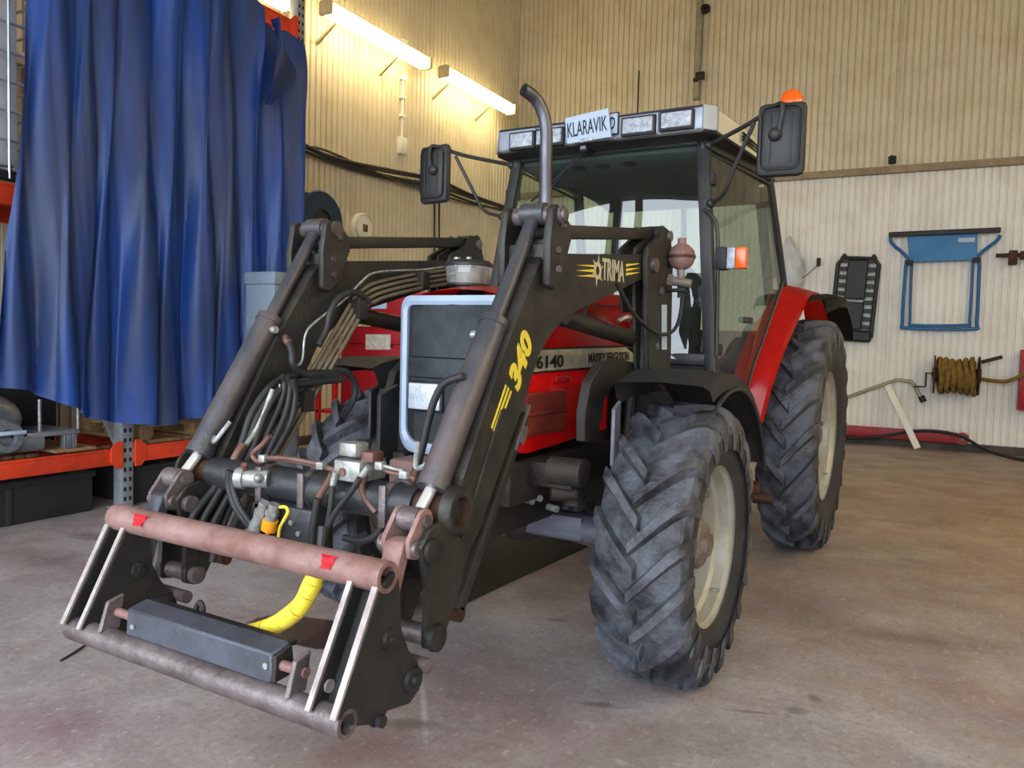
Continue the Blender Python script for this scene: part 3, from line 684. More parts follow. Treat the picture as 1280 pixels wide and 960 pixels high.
# clamp at right edge and red tool frame
q = [(2.271,2.711),(2.678,2.721),(2.47,2.759),(2.505,2.609)]
t = thing('bar_clamp', RW(q[0][0]+.2, YW-.1, q[0][1]-.1), 'dark iron bar clamp hung on the back wall at the right edge', 'clamp')
b = MB(); b.box(q[0][0], q[1][0], YW-.12, YW-.07, q[0][1]-.025, q[0][1]+.025, .006).room(); b.build('bar', M_rustd, t)
b = MB(); b.box(q[2][0]-.05, q[2][0]+.05, YW-.15, YW-.04, q[0][1]-.13, q[0][1]+.06, .01).room(); b.build('jaw', M_rustd, t)
b = MB(); b.box(q[2][0]+.08, q[2][0]+.25, YW-.14, YW-.05, q[0][1]-.06, q[0][1]+.05, .01).room(); b.build('sliding_jaw', M_rustd, t)
q = [(2.635,1.444),(2.679,0.632)]
t = thing('red_box', RW(q[0][0]+.2, YW-.1, q[1][1]), 'red steel box edge at the right border of the back wall', 'box')
b = MB(); b.box(q[0][0]-.01, q[0][0]+.5, YW-.20, YW-.01, q[1][1], q[0][1], .01).room(); b.build('body', M_cabred, t)
b = MB(); b.box(q[0][0]+.02, q[0][0]+.47, YW-.215, YW-.198, q[1][1]+.04, q[0][1]-.04, .006).room(); b.build('door', M_cabred, t)
# plastic bag on its hook
M_bag = mat('thin_white_plastic_bag', (.80,.82,.84), .35, 0, (.68,.70,.74), .4, 6, .5)
b = MB(); b.ball((0,0,0), 1, (1,1,1), 28); rb = random.Random(3)
kx, kz = (-0.409,2.62)
for v in b.bm.verts:
    p = v.co; f = 1 + .10*math.sin(p.x*7+p.z*5) + .08*math.sin(p.y*9-p.z*8) + .05*math.sin(p.z*15+p.x*11)
    taper = .62 - .45*p.z if p.z > 0 else .62 + .18*min(1, -p.z)
    v.co = Vector((kx + p.x*.36*f*taper, YW-.22+p.y*.15*f, kz + p.z*.45))
b.room(); bg_ = b.build('plastic_bag', M_bag, label='crumpled translucent white plastic bag hanging behind the cab', cat='bag', ang=50)
(hx, hz), = [(-0.005,2.681)]
b = MB(); b.box(hx-.02, hx+.03, YW-.06, YW+.02, hz-.06, hz+.06, .006).tube([(hx, YW-.05, hz-.05), (hx-.18, YW-.08, hz-.22), (kx+.1, YW-.12, kz-.18)], .006, 6).room()
b.build('wall_hook', M_darkiron, label='small dark hook with string on the back wall beside the plastic bag', cat='hook')
(hx, hz), = [(0.929,4.115)]
b = MB(); b.box(hx-.05, hx+.05, YW-.10, YW, hz-.05, hz+.05, .01).cyl((hx, YW-.1, hz), (hx, YW-.2, hz+.02), .02).room()
b.build('wall_bracket', M_darkiron, label='small rusty bracket just above the ledge on the back wall', cat='bracket')

# ================================================================== the tractor
T = thing('tractor', (0, 1.2, 0), 'red farm tractor with grey cab roof and big ribbed tyres parked in the workshop', 'tractor')

def tyre_mesh(R, w, rr, nl, lh, lw, delta):
    """tread bars in a V over a carcass; axle along x, centred on the origin"""
    R0 = R - lh; b = MB()
    half = [(R0, 0), (R0-.002, .20), (R0-.010, .36), (R0-.030, .455), (R0-.075, .50)]
    sw = [(R0-.073, .499), (R0-.13, .505), (rr+.07, .475), (rr+.025, .435), (rr+.008, .41), (rr-.012, .40)]
    prof = [(r, -x*w) for r, x in half[::-1]] + [(r, x*w) for r, x in half[1:]]
    b.lathe((0,0,0), (1,0,0), prof, 64)
    wall_ = MB(); wall_.lathe((0,0,0), (1,0,0), [(r, x*w) for r, x in sw], 64); wall_.lathe((0,0,0), (1,0,0), [(r, -x*w) for r, x in sw], 64)
    bmesh.ops.recalc_face_normals(wall_.bm, faces=wall_.bm.faces[:])
    path = [(.0,R0-.01,R), (.13,R0-.01,R-.001), (.26,R0-.012,R-.005), (.37,R0-.02,R-.012), (.44,R0-.03,R-.026), (.487,R0-.05,R-.05), (.512,R0-.085,R-.082), (.515,R0-.135,R-.13)]
    m = len(path)
    for side in (-1, 1):
        for k in range(nl):
            p0 = 2*PI*(k + (.5 if side > 0 else 0))/nl
            vs = []
            for i, (x, rb, rt) in enumerate(path):
                u = x/.5; X = side*(x*w - (.012 if i == 0 else 0)); ph = p0 + delta*(u**.9)
                hw = lw*(.50 + .14*u)/R
                if i == m-1: hw *= .75
                tp = .72
                for r, q in ((rb, -hw*1.15), (rt, -hw*tp), (rt, hw*tp), (rb, hw*1.15)):
                    if i == 0 and r == rt: q *= .95
                    vs.append((X, -r*math.cos(ph+q), r*math.sin(ph+q)))
            fs = []
            for i in range(m-1):
                for j in range(3): fs.append((i*4+j, i*4+j+1, (i+1)*4+j+1, (i+1)*4+j)[::side])
            fs += [(0,1,2,3)[::-side], tuple(range((m-1)*4, m*4))[::side]]
            b._add(vs, fs)
    bmesh.ops.recalc_face_normals(b.bm, faces=b.bm.faces[:])
    return b, wall_
def wheel(name, c, side, R, w, rr, nl, lh, lw, delta, rear):
    g = part_group(name, T)
    Mx = Matrix.Translation(c) @ (Matrix.Diagonal((-1,1,1,1)) if side < 0 else Matrix.Identity(4))
    def put(b, nm, m, ang=35):
        bmesh.ops.transform(b.bm, matrix=Mx, verts=b.bm.verts[:])
        if side < 0: bmesh.ops.reverse_faces(b.bm, faces=b.bm.faces[:])
        return b.build(nm, m, g, ang=ang)
    tb, sb = tyre_mesh(R, w, rr, nl, lh, lw, delta); put(tb, 'tyre_tread', M_tread, 28); put(sb, 'tyre_sidewall', M_rubber, 40)
    e = .40*w
    if rear:
        prof = [(rr-.005, e-.04), (rr+.02, e-.012), (rr+.024, e), (rr+.01, e+.004), (rr-.012, e-.012), (rr-.03, e-.03), (rr-.035, .10), (rr-.06, .085), (rr-.065, .02), (rr-.09, .01), (.22, .03), (.20, .05), (.12, .05), (0, .05)]
    else:
        prof = [(rr-.005, e-.04), (rr+.018, e-.012), (rr+.022, e), (rr+.01, e+.004), (rr-.01, e-.012), (rr-.028, e-.026), (rr-.032, .075), (rr-.05, .06), (rr-.055, -.005), (rr-.075, -.02), (.19, -.02), (.175, -.005), (.10, -.005), (0, -.005)]
    b = MB(); b.lathe((0,0,0), (1,0,0), prof, 48); put(b, 'rim', M_rim, 30)
    b = MB(); b.lathe((0,0,0), (1,0,0), [(rr-.005, -e+.04), (rr+.02, -e+.01), (rr+.02, -e), (rr-.03, -e+.02), (rr-.035, 0)], 40); put(b, 'inner_rim', M_rim, 30)
    if rear: hp = [(0,.04),(.16,.05),(.16,.065),(.10,.07),(.095,.085),(.06,.09),(.055,.10),(0,.10)]
    else: hp = [(0,-.02),(.135,-.01),(.135,.012),(.105,.02),(.10,.085),(.085,.10),(.05,.105),(.045,.125),(0,.125)]
    b = MB(); b.lathe((0,0,0), (1,0,0), hp, 32); put(b, 'hub', M_hub, 30)
    rn, nn, x0 = (.13, 8, .05) if rear else (.118, 8, .005)
    for k in range(nn):
        a = 2*PI*(k+.3)/nn; b = MB(); b.cyl((x0, rn*math.cos(a), rn*math.sin(a)), (x0+.028, rn*math.cos(a), rn*math.sin(a)), .014, n=6); put(b, 'wheel_nut', M_hub)
    for k in range(6 if not rear else 8):        # rim lugs that clamp the disc
        a = 2*PI*(k+.15)/(6 if not rear else 8); q = rr-.075
        b = MB(); b.box(-.03, .035, -.035, .035, q-.02, q+.035, .006, Matrix.Rotation(a, 4, 'X'))
        b.merge(MB().cyl((.03, 0, q), (.055, 0, q), .016, n=6), Matrix.Rotation(a, 4, 'X')); put(b, 'rim_lug', M_hub)
    b = MB(); b.cyl((e-.02, rr*.55, -rr*.55-.05), (e-.06, rr*.55, -rr*.55-.05), .006); put(b, 'valve', M_zinc)
    return g
for s in (1, -1):
    wheel('front_wheel', (s*.757, 0, .569), s, .569, .355, .335, 20, .044, .056, .36, False)
    wheel('rear_wheel', (s*.800, 2.571, .785), s, .785, .35, .45, 21, .050, .066, .30, True)

# front fenders
def arc_fender(s):
    def P(x, r, a): return (s*x, r*math.cos(a), .569+r*math.sin(a))
    rows = []
    angs = [math.radians(v) for v in (22,30,40,50,60,70,80,88,96,104,112,118)]
    for a in angs:
        rr = .685 + max(0, a-1.6)*.10
        rows.append([P(.583, rr-.10 if a > 1.5 else rr-.03, a), P(.585, rr-.01, a), P(.60, rr+.008, a), P(.76, rr+.018, a), P(.925, rr+.008, a), P(.95, rr-.012, a), P(.957, rr-.055, a)])
    b = MB(); b.grid(rows if s > 0 else rows[::-1], .008)
    g = b.build('front_fender', M_plastic_grey, T, ang=45)
    b = MB()
    b.tube([P(.957, .632, a) for a in angs], .009, 6); b.build('edge_bead', M_plastic, g)
    b = MB(); b.tube([P(.60, .675, math.radians(92)), (s*.52, .02, 1.16), (s*.50, .03, .85), (s*.46, .05, .62)], .022, 8)
    b.box(min(s*.60, s*.86), max(s*.60, s*.86), -.02, .04, 1.225, 1.245); b.build('fender_stay', M_blackd, g)
    b = MB(); b.plate([(-.36,1.12),(-.30,1.15),(-.30,.93),(-.36,.90)], s*.585, s*.60, .003); b.build('stay_plate', M_axle if s > 0 else M_plastic, g)
for s in (1, -1): arc_fender(s)

# rear fenders
M_tan = mat('brown_cab_lining', (.50,.36,.24), .7, 0, (.36,.25,.17), .35, 8)
def rear_fender(s):
    inn = [(.59,1.60,.955),(.60,1.575,1.105),(.62,1.645,1.245),(.64,1.785,1.414),(.658,2.15,1.745),(.66,2.26,1.79),(.66,2.75,1.80),(.66,3.10,1.70),(.66,3.32,1.50)]
    out = [(.70,1.607,.95),(.735,1.635,1.155),(.755,1.715,1.285),(.778,1.83,1.423),(.80,2.27,1.70),(.805,2.42,1.75),(.805,2.80,1.765),(.805,3.10,1.67),(.805,3.32,1.47)]
    rows = []
    for (xi, yi, zi), (xo, yo, zo) in zip(inn, out):
        rows.append([(s*(xi-.012), yi+.03, zi-.03), (s*xi, yi, zi), (s*(xi*.5+xo*.5), (yi+yo)/2-.004, (zi+zo)/2+.004), (s*xo, yo, zo), (s*(xo+.012), yo+.025, zo-.03)])
    b = MB(); b.grid(rows if s > 0 else rows[::-1], .008); g = b.build('rear_fender', M_red, T, ang=28)
    # inner skirt towards the cab
    b = MB(); poly = [(s*.60, r[0][1]+.02, r[0][2]) for r in rows] + [(s*.60, 3.2, 1.2), (s*.60, 2.2, 1.0)]
    b.prism(poly, (s*-.012, 0, 0)); b.build('inner_skirt', M_tan, g)
    ext = []
    for i in range(4, 9):
        x, y, z = out[i]
        ext.append([(s*(x+.004), y+.03, z-.020), (s*(x+.10), y+.05, z-.012), (s*(.975 if i > 4 else .92), y+.07, z-.03), (s*(.985 if i > 4 else .925), y+.08, z-.10)])
    b = MB(); b.grid(ext if s > 0 else ext[::-1], .010); b.build('fender_extension', M_plastic, g, ang=40)
    b = MB(); b.box(min(s*.58,s*.68), max(s*.58,s*.68), 1.61, 1.635, .74, .96, .006); b.build('mud_flap', M_plastic_grey, g)
for s in (1, -1): rear_fender(s)

# chassis, engine and axles
b = MB(); b.box(-.17, .17, -.42, .75, .70, 1.16, .02); eng = b.build('engine_block', M_engine, T)
for (x, y, z, r, l) in ((.20,-.12,.85,.05,.12),(.21,.10,.78,.045,.14),(.19,.32,.90,.055,.12),(-.20,0,.85,.05,.12)):
    b = MB(); b.cyl((x-.04, y, z), (x+.06, y, z), r, r*.92); b.build('filter', M_engine, eng)
b = MB(); b.box(-.19, .19, .70, 2.7, .52, .95, .03); b.build('gearbox', M_engine, T)
b = MB(); b.cyl((-.60, 0, .555), (.60, 0, .555), .062, n=20); b.box(-.34,.34,-.06,.06,.51,.615,.012)
ax = b.build('front_axle', M_axle, T)
b = MB(); b.ball((0, .03, .56), .12, (1,1,.95), 20); b.cyl((0,.1,.56), (0,.5,.62), .08, .05); b.build('differential', M_engine, ax)
for s in (1, -1):
    b = MB(); b.cyl((s*.56, 0, .44), (s*.56, 0, .70), .07); b.cyl((s*.56, 0, .57), (s*.66, 0, .57), .10); b.build('steering_knuckle', M_axle, ax)
    b = MB(); b.tube([(s*.10, .16, .55), (s*.54, .15, .56)], .017, 8); b.cyl((s*.10,.16,.55),(s*.24,.16,.55),.03); b.each('steering_rod', M_chrome, ax)
b = MB(); b.box(-.20, .20, -.62, .05, .60, .82, .02); b.box(-.15, .15, -.16, .16, .60, .70, .01); b.build('axle_carrier', M_engine, T)
b = MB(); b.cyl((-.72, 2.571, .785), (.72, 2.571, .785), .12, n=24); b.box(-.26,.26,2.32,2.85,.58,1.02,.04); b.build('rear_axle', M_engine, T)
q = [(-0.162,-0.74,0.923),(0.023,-0.74,0.956),(0.011,-0.74,0.862),(-0.156,-0.74,0.849)]
b = MB(); b.box(-.17, .16, -.74, -.56, .80, .90, .012); fs_ = b.build('front_support', M_rust, T)
b = MB(); b.box(-.10, .10, -.80, -.74, .68, .84, .01); b.cyl((0,-.77,.62),(0,-.77,.90),.018); b.build('tow_pin_clevis', M_steel, fs_)
b = MB(); b.plate([(-.62,1.13),(-.50,1.17),(-.46,1.15),(-.46,.74),(-.62,.70)], -.335, -.315, .004); b.box(-.335,-.25,-.50,-.47,.78,1.14); b.build('radiator_side_plate', M_plastic, T)
b = MB(); b.box(.30, .62, .55, .72, .62, 1.22, .02); b.build('battery_box', M_dark, T)
b = MB(); b.box(.40, .64, .90, 1.50, .42, .92, .05); ft = b.build('fuel_tank', M_plastic, T)
for k in range(3):
    b = MB(); b.box(.60, .72, .92+k*.03, 1.20+k*.03, .38+k*.25, .405+k*.25, .004); b.build('step', M_darkiron, ft)
b = MB(); b.cyl((0.7,1.455,0.506), (0.82,1.477,0.509), .030); b.box(.66,.72,1.30,1.62,.50,.58); b.build('step_bracket', M_rustd, T)

# bonnet
def hood_section(t):          # t 0 front .. 1 rear : (x, z) from the stripe up and over
    hw = .252 + .016*t; zs = 1.328 + .026*t; top = 1.566 + .056*min(1, t*1.5)
    return [(hw, zs), (hw+.004, zs+.04), (hw-.002, zs+.11+.05*t), (hw-.030, top-.045), (hw-.075, top-.012), (hw-.13, top), (0, top+.008)]
rows = []
for k in range(13):
    t = k/12; y = -.545 + 1.26*t
    sec = hood_section(t)
    if k == 0: sec = [(x*.985, z-.012) for x, z in sec]
    rows.append([(-x, y, z) for x, z in sec] + [(x, y, z) for x, z in sec[-2::-1]])
b = MB(); b.grid(rows, .006); hood = b.build('bonnet', M_red, T, ang=40)
b = MB(); b.grid([[(-.25,.715,1.34),(-.26,.715,1.48),(-.19,.715,1.62),(0,.715,1.63),(.19,.715,1.62),(.26,.715,1.48),(.25,.715,1.34)],[(-.24,.73,1.34),(-.25,.73,1.48),(-.18,.73,1.61),(0,.73,1.62),(.18,.73,1.61),(.25,.73,1.48),(.24,.73,1.34)]], .01); b.build('rear_seal', M_plastic, hood)
b = MB(); b.tube([(.2665,.16,1.535),(.268,.45,1.548),(.268,.70,1.552)], .004, 6); b.tube([(.2665,.16,1.535),(.24,.155,1.60),(.1,.15,1.626)], .004, 6); b.build('panel_seam', M_plastic, hood)
b = MB(); b.tube([(.275,.42,1.475),(.30,.47,1.495),(.30,.55,1.49),(.275,.60,1.455)], .013, 8); b.build('bonnet_latch', M_zinc, hood)
for s in (1, -1):
    def q(y, z): return (s*(.254+.012*(y+.5)/1.3), y, z)
    b = MB(); b.prism([q(-.56,1.240), q(.72,1.268), q(.72,1.356), q(-.56,1.330)], (s*-.02,0,0), .003); st = b.build('stripe_panel', M_cream, T)
    b = MB(); b.prism([q(-.56,1.328), q(.72,1.354), q(.72,1.362), q(-.56,1.336)], (s*.004,0,0)); b.build('black_trim_line', M_txt, st)
    b = MB(); b.prism([q(-.56,1.234), q(.72,1.262), q(.72,1.268), q(-.56,1.240)], (s*.004,0,0)); b.build('black_trim_line', M_txt, st)
    if s > 0:
        X = (0.0095, 1, .021)
        c = (0.262,-0.248,1.285); text('model_number', '6140', M_txt, st, (c[0]+.0005, c[1], c[2]), X, (0,0,1), .052, .235, .02)
        c = (0.268,0.35,1.299); text('maker_name', 'MASSEY FERGUSON', M_txt, st, (c[0]+.0005, c[1], c[2]+.003), X, (0,0,1), .044, .47, .018)
    # side panel under the stripe
    sp = [q(-.56,1.236), q(.36,1.256), q(.36,.955), q(-.40,.925), q(-.56,.94)]
    b = MB(); b.prism(sp, (s*-.02,0,0), .006); sd = b.build('side_panel', M_red, T)
    v0 = .002
    b = MB(); b.prism([(s*(.256+v0), y, z) for y, z in ((-.46,1.165),(-.10,1.160),(-.085,1.145),(-.085,1.005),(-.10,.99),(-.46,.99))], (s*.006,0,0), .003); vp = b.build('vent_recess', M_redd, sd)
    for (z0, z1) in ((1.085,1.158),(1.0,1.072)):
        b = MB(); b.prism([(s*.264, y, z) for y, z in ((-.45,z1),(-.105,z1-.004),(-.105,z0+.004),(-.45,z0))], (s*.004,0,0), .002); b.build('vent_mesh', M_redd, vp)
    b = MB(); b.box(min(s*.262,s*.275), max(s*.262,s*.275), -.46, -.10, 1.073, 1.087, .003); b.build('vent_bar', M_redd, vp)
    b = MB(); b.box(min(s*.258,s*.268), max(s*.258,s*.268), -.20, -.06, 1.196, 1.228, .008); b.build('latch_recess', M_cabred, sd)
    b = MB(); b.prism([(s*.262, y, z) for y, z in ((.10,1.13),(.30,1.12),(.30,1.0),(.10,1.01))], (s*.006,0,0), .003); b.build('rear_vent', M_redd, sd)

# grille
def rrect(x0, x1, z0, z1, r, rb, n=5):
    P = []
    for (cx, cz, rr, a0) in ((x1-r, z1-r, r, 0), (x0+r, z1-r, r, 90), (x0+rb, z0+rb*1.0, rb, 180), (x1-rb, z0+rb*1.0, rb, 270)):
        for k in range(n+1):
            a = math.radians(a0 + 90*k/n); P.append((cx+rr*math.cos(a), cz+rr*math.sin(a)))
    return P
o1 = rrect(-.262, .262, .905, 1.535, .055, .085); i1 = rrect(-.222, .222, .948, 1.498, .030, .062)
def bow(x, z): return -.60 + .035*(abs(x)/.26)**2 + .03*max(0, (1.10-z))*(-1 if z < 1.1 else 1)*-1
n = len(o1); rows = []
for k in range(n+1):
    (ox, oz), (ix, iz) = o1[k % n], i1[k % n]
    rows.append([(ox, bow(ox, oz)+.045, oz), (ox, bow(ox, oz), oz), (ix*.6+ox*.4, bow(ix, iz)-.008, iz*.6+oz*.4), (ix, bow(ix, iz), iz), (ix, bow(ix, iz)+.035, iz)])
b = MB(); b.grid(rows); bmesh.ops.recalc_face_normals(b.bm, faces=b.bm.faces[:]); gr = b.build('grille_surround', M_surround, T, ang=50)
b = MB(); b.box(-.235, .235, -.560, -.535, .94, 1.505, .004); b.build('grille_backing', M_dark, gr)
for (z0, z1, d) in ((1.293,1.50,.018),(1.212,1.288,.012),(.945,1.207,.018)):
    rows = []
    for j in range(2):
        z = (z0, z1)[j]; rows.append([(x*.226, bow(x*.226, z)+d, z) for x in [-1,-.75,-.5,-.25,0,.25,.5,.75,1]])
    b = MB(); b.grid(rows, .012); b.build('grille_panel', M_grille, gr, ang=60)
for s in (1, -1):
    x0, x1 = (-.188, -.036) if s < 0 else (.036, .188)
    yh = -.592
    b = MB(); b.box(x0-.008, x1+.008, yh-.004, yh+.03, 1.076, 1.196, .010); hl = b.build('headlamp', M_plastic, gr)
    b = MB(); b.box(x0, x1, yh-.012, yh+.0, 1.084, 1.188, .006); b.build('headlamp_glass', M_lamp, gr)

# pre-cleaner bowl and exhaust
c = Vector((-.18, -.20, 1.595))
b = MB(); b.lathe(c, (0,0,1), [(.07,-.08),(.075,0),(.095,.004),(.095,.014),(.0,.014)], 28); pc = b.build('precleaner_base', M_plastic, T)
b = MB(); b.lathe(c, (0,0,1), [(.090,.012),(.097,.03),(.102,.085),(.100,.092),(.096,.085),(.091,.03),(.086,.014)], 32, True); b.build('clear_bowl', M_clear, pc)
b = MB(); b.lathe(c, (0,0,1), [(.0,.015),(.055,.015),(.055,.082),(.0,.085)], 24); b.build('dust_insert', M_cream, pc)
b = MB(); b.lathe(c, (0,0,1), [(.098,.088),(.106,.090),(.106,.100),(.092,.114),(.04,.120),(0,.120)], 32); b.build('lid', M_plastic, pc)
b = MB(); b.cyl(c+V(0,0,.118), c+V(0,0,.132), .013); b.cyl(c+V(-.05,-.02,.11), c+V(-.05,-.02,.13), .016); b.build('wing_nut', M_zinc, pc)
M_exh = mat('exhaust_steel', (.42,.42,.46), .35, .7, (.22,.20,.19), .4, 5, .1, stretch=(3,3,.6))
M_mouth = mat('mouth_shade', (.03,.03,.03), .9)
e0 = (.036,.10,1.55); P = [(.036,.10,1.56), (.034,.10,1.9), (.028,.10,2.22), (.024,.10,2.33), (.012,.088,2.40), (-.008,.055,2.455), (-.030,.008,2.480), (-.038,-.008,2.484)]
b = MB(); b.tube(P, .029, 16, 5); ex = b.build('exhaust_pipe', M_exh, T)
d = V(P[-1])-V(P[-2]); d.normalize()
b = MB(); b.cyl(V(P[-1])+d*.0005, V(P[-1])+d*.002, .0275); b.build('exhaust_mouth', M_mouth, ex)  # flat black disc stands in for the shade inside the open pipe
b = MB(); b.cyl((.036,.10,1.55), (.036,.10,1.66), .04); b.build('exhaust_collar', M_exh, ex)

# ------------------------------------------------------------------ cab
def PA(s, z): return V(s*(.604 - .110*(z-1.755)), .75 + .121*(z-1.755), z)
def PBk(s, z): return V(s*(.694 - .100*(z-1.79)), 2.08 - .41*(z-1.79), z)
def PD(s, z): return V(s*(.56 - .10*(z-1.766)), 2.32 - .15*(z-1.766), z)
ZT, ZL = 2.42, 1.12
for s in (1, -1):
    for f, w, nm, zl in ((PA, .062, 'front_pillar', ZL), (PBk, .055, 'door_pillar', 1.76), (PD, .06, 'rear_pillar', 1.4)):
        b = MB(); b.beam(f(s, zl), f(s, ZT), w, w*.9, (0,1,0), .010); p = b.build(nm, M_plastic, T)
    b = MB(); b.beam(PA(s, 2.385), PBk(s, 2.405), .05, .06, bev=.008); b.build('door_header', M_plastic, T)
    # glazed door
    i0, i1, i2, i3 = PA(s, 1.14), PA(s, 2.36), PBk(s, 2.37), PBk(s, 1.79)
    lo = [V(s*.650,1.785,1.425), V(s*.628,1.645,1.255), V(s*.612,1.57,1.11)]
    b = MB(); E_ = [i0, i1, i2, i3] + lo; t_ = [.0, .25, .5, .75, 1.0]
    prof_r = [i2, i3] + lo
    prof_f = [PA(s, p.z + (1.14-1.11)*0 if p.z > 1.14 else 1.14) for p in prof_r]
    rows = [[f_.lerp(r_, t) + V(s*.012,0,0) for t in t_] for f_, r_ in zip(prof_f, prof_r)]
    b.grid(rows); gd = b.build('door_glass', M_side, T)
    fr = [i0+V(0,.045,.02), i1+V(0,.04,-.02), i2+V(0,-.03,-.02), i3+V(0,-.03,.0)] + [p+V(0,-.012,.0) for p in lo]
    b = MB(); b.tube([f+V(s*.014,0,0) for f in fr+fr[:1]], .010, 6, smooth=False); b.build('door_frame', M_plastic, gd)
    b = MB(); b.box(min(s*.655,s*.68), max(s*.655,s*.68), 1.28, 1.42, 1.50, 1.535, .008); b.build('door_handle', M_plastic, gd)
    for z in (1.35, 2.2):
        p = PA(s, z); b = MB(); b.box(p.x-.02 if s > 0 else p.x-.045, p.x+.045 if s > 0 else p.x+.02, p.y-.01, p.y+.06, z-.03, z+.03, .008); b.build('door_hinge', M_blackd, gd)
    # rear quarter glass
    b = MB(); b.grid([[PBk(s,1.82), PD(s,1.82)], [PBk(s,2.37), PD(s,2.37)]]); b.build('quarter_glass', M_side, T)
# windscreen and rear window
a0, a1, a2, a3 = PA(-1,1.30), PA(1,1.30), PA(1,2.40), PA(-1,2.40)
rows = []
for k in range(13):
    u = k/12; bul = -.030*(1-(2*u-1)**2)
    rows.append([a0.lerp(a1, u)+V(0,bul-.012,0), a3.lerp(a2, u)+V(0,bul-.012,0)])
b = MB(); b.grid(rows); ws = b.build('windscreen', M_wind, T, ang=60)
b = MB(); b.beam(PA(-1,1.30), PA(1,1.30), .05, .06, bev=.01); b.beam(PA(-1,2.40), PA(1,2.40), .05, .05, bev=.01); b.each('windscreen_frame', M_plastic, ws)
b = MB(); b.grid([[PD(-1,1.45), PD(1,1.45)], [PD(-1,2.33), PD(1,2.33)]]); rw = b.build('rear_window', M_side, T)
b = MB(); b.beam(PD(-1,1.45), PD(1,1.45), .05, .06, bev=.01); b.beam(PD(-1,2.36), PD(1,2.36), .05, .09, bev=.01); b.beam(V(-.02,2.36,1.45), V(-.02,2.24,2.33), .04, .03, (1,0,0), .005); b.each('rear_window_frame', M_plastic, rw)
b = MB(); b.prism([PA(-1,1.32), PA(1,1.32), PA(1,1.10), PA(-1,1.10)], (0,.03,0), .005); b.build('firewall', M_dark, T)
for s in (1, -1):
    b = MB(); b.prism([PA(s,1.15), V(s*.61,1.57,1.12), V(s*.58,1.57,.95), PA(s,.95)+V(-s*.08,0,0)], (s*-.02,0,0), .004); b.build('cab_sill', M_plastic, T)
b = MB(); b.box(-.56, .56, .78, 2.2, .98, 1.02); b.build('cab_floor', M_dark, T)
b = MB(); b.box(-.56, .56, 1.9, 2.2, 1.0, 1.46, .02); b.build('rear_console', M_dark, T)
# interior
b = MB(); hp = [(.83,2.40),(.84,2.355),(1.02,2.325),(1.30,2.315),(1.45,2.35),(1.85,2.33),(2.10,2.29),(2.10,2.42),(.83,2.43)]
b.plate(hp, -.52, .52, .006); hd = b.build('headliner', M_head, T)
for (x, y) in ((-.20,.93),(-.06,.93),(.10,.93)):
    b = MB(); b.lathe((x, y, 2.348), (0,-.17,-1), [(0,.012),(.032,.012),(.048,.004),(.05,-.01),(0,-.01)], 24); b.build('air_vent', M_txt, hd)
seat = None
b = MB(); b.box(-.26, .26, 1.42, 1.86, 1.24, 1.36, .05); seat = b.build('driver_seat', M_dark, T)
b = MB(); b.prism([(-.24,1.80,1.34),(.24,1.80,1.34),(.22,1.88,1.78),(.12,1.90,1.88),(-.12,1.90,1.88),(-.22,1.88,1.78)], (0,.10,.02), .02); b.build('seat_back', M_dark, seat)
b = MB(); b.cyl((0,1.64,1.02),(0,1.64,1.24),.10); b.build('seat_base', M_dark, seat)
b = MB(); b.box(-.16, .16, .86, 1.10, 1.02, 1.42, .03); dash = b.build('dashboard', M_dark, T)
sc_, sa = V(0,1.18,1.52), V(0,.62,.78).normalized()
b = MB(); b.lathe(sc_, sa, [(.18+.014*math.cos(k*PI/4), .014*math.sin(k*PI/4)) for k in range(8)], 32, True)
for k in range(3):
    a = k*2*PI/3; u = sa.orthogonal().normalized(); w_ = sa.cross(u); b.tube([sc_-sa*.03, sc_+(u*math.cos(a)+w_*math.sin(a))*.18], .010, 6)
b.build('steering_wheel', M_plastic, T)
b = MB(); b.cyl(sc_-sa*.03, V(0,1.02,1.38), .03); b.build('steering_column', M_plastic, dash)
b = MB(); b.cyl((.30,1.5,1.2),(.34,1.42,1.62),.011); b.ball((.34,1.42,1.63),.025); b.build('gear_lever', M_plastic, T)

# roof
def roof_ring(z, k, dz=0):
    P = [(-.575,.68),(.575,.68),(.618,.735),(.655,1.4),(.61,2.10),(.54,2.18),(-.54,2.18),(-.61,2.10),(-.655,1.4),(-.618,.735)]
    return [(x*(1-k/.66), 1.5+(y-1.5)*(1-k/.84), z + dz*(y-.68)) for x, y in P]
def loft(rings, cap=True):
    b = MB(); n = len(rings[0]); vs = [p for r in rings for p in r]
    fs = [(i*n+j, i*n+(j+1) % n, (i+1)*n+(j+1) % n, (i+1)*n+j) for i in range(len(rings)-1) for j in range(n)]
    fs += [tuple(range(n))[::-1], tuple(range((len(rings)-1)*n, len(rings)*n))]
    b._add(vs, fs); bmesh.ops.recalc_face_normals(b.bm, faces=b.bm.faces[:]); return b
b = loft([roof_ring(2.388,.05,.02), roof_ring(2.402,.004,.02), roof_ring(2.414,.004,.02)]); under = b
b = loft([roof_ring(2.412,.0,.02), roof_ring(2.50,.004,.02), roof_ring(2.528,.012,.02), roof_ring(2.546,.05,.02), roof_ring(2.565,.20,.01), roof_ring(2.575,.40,0)])
roof = b.build('cab_roof', M_roofw, T, ang=25)
under.build('roof_underside', M_plastic, roof, ang=25)
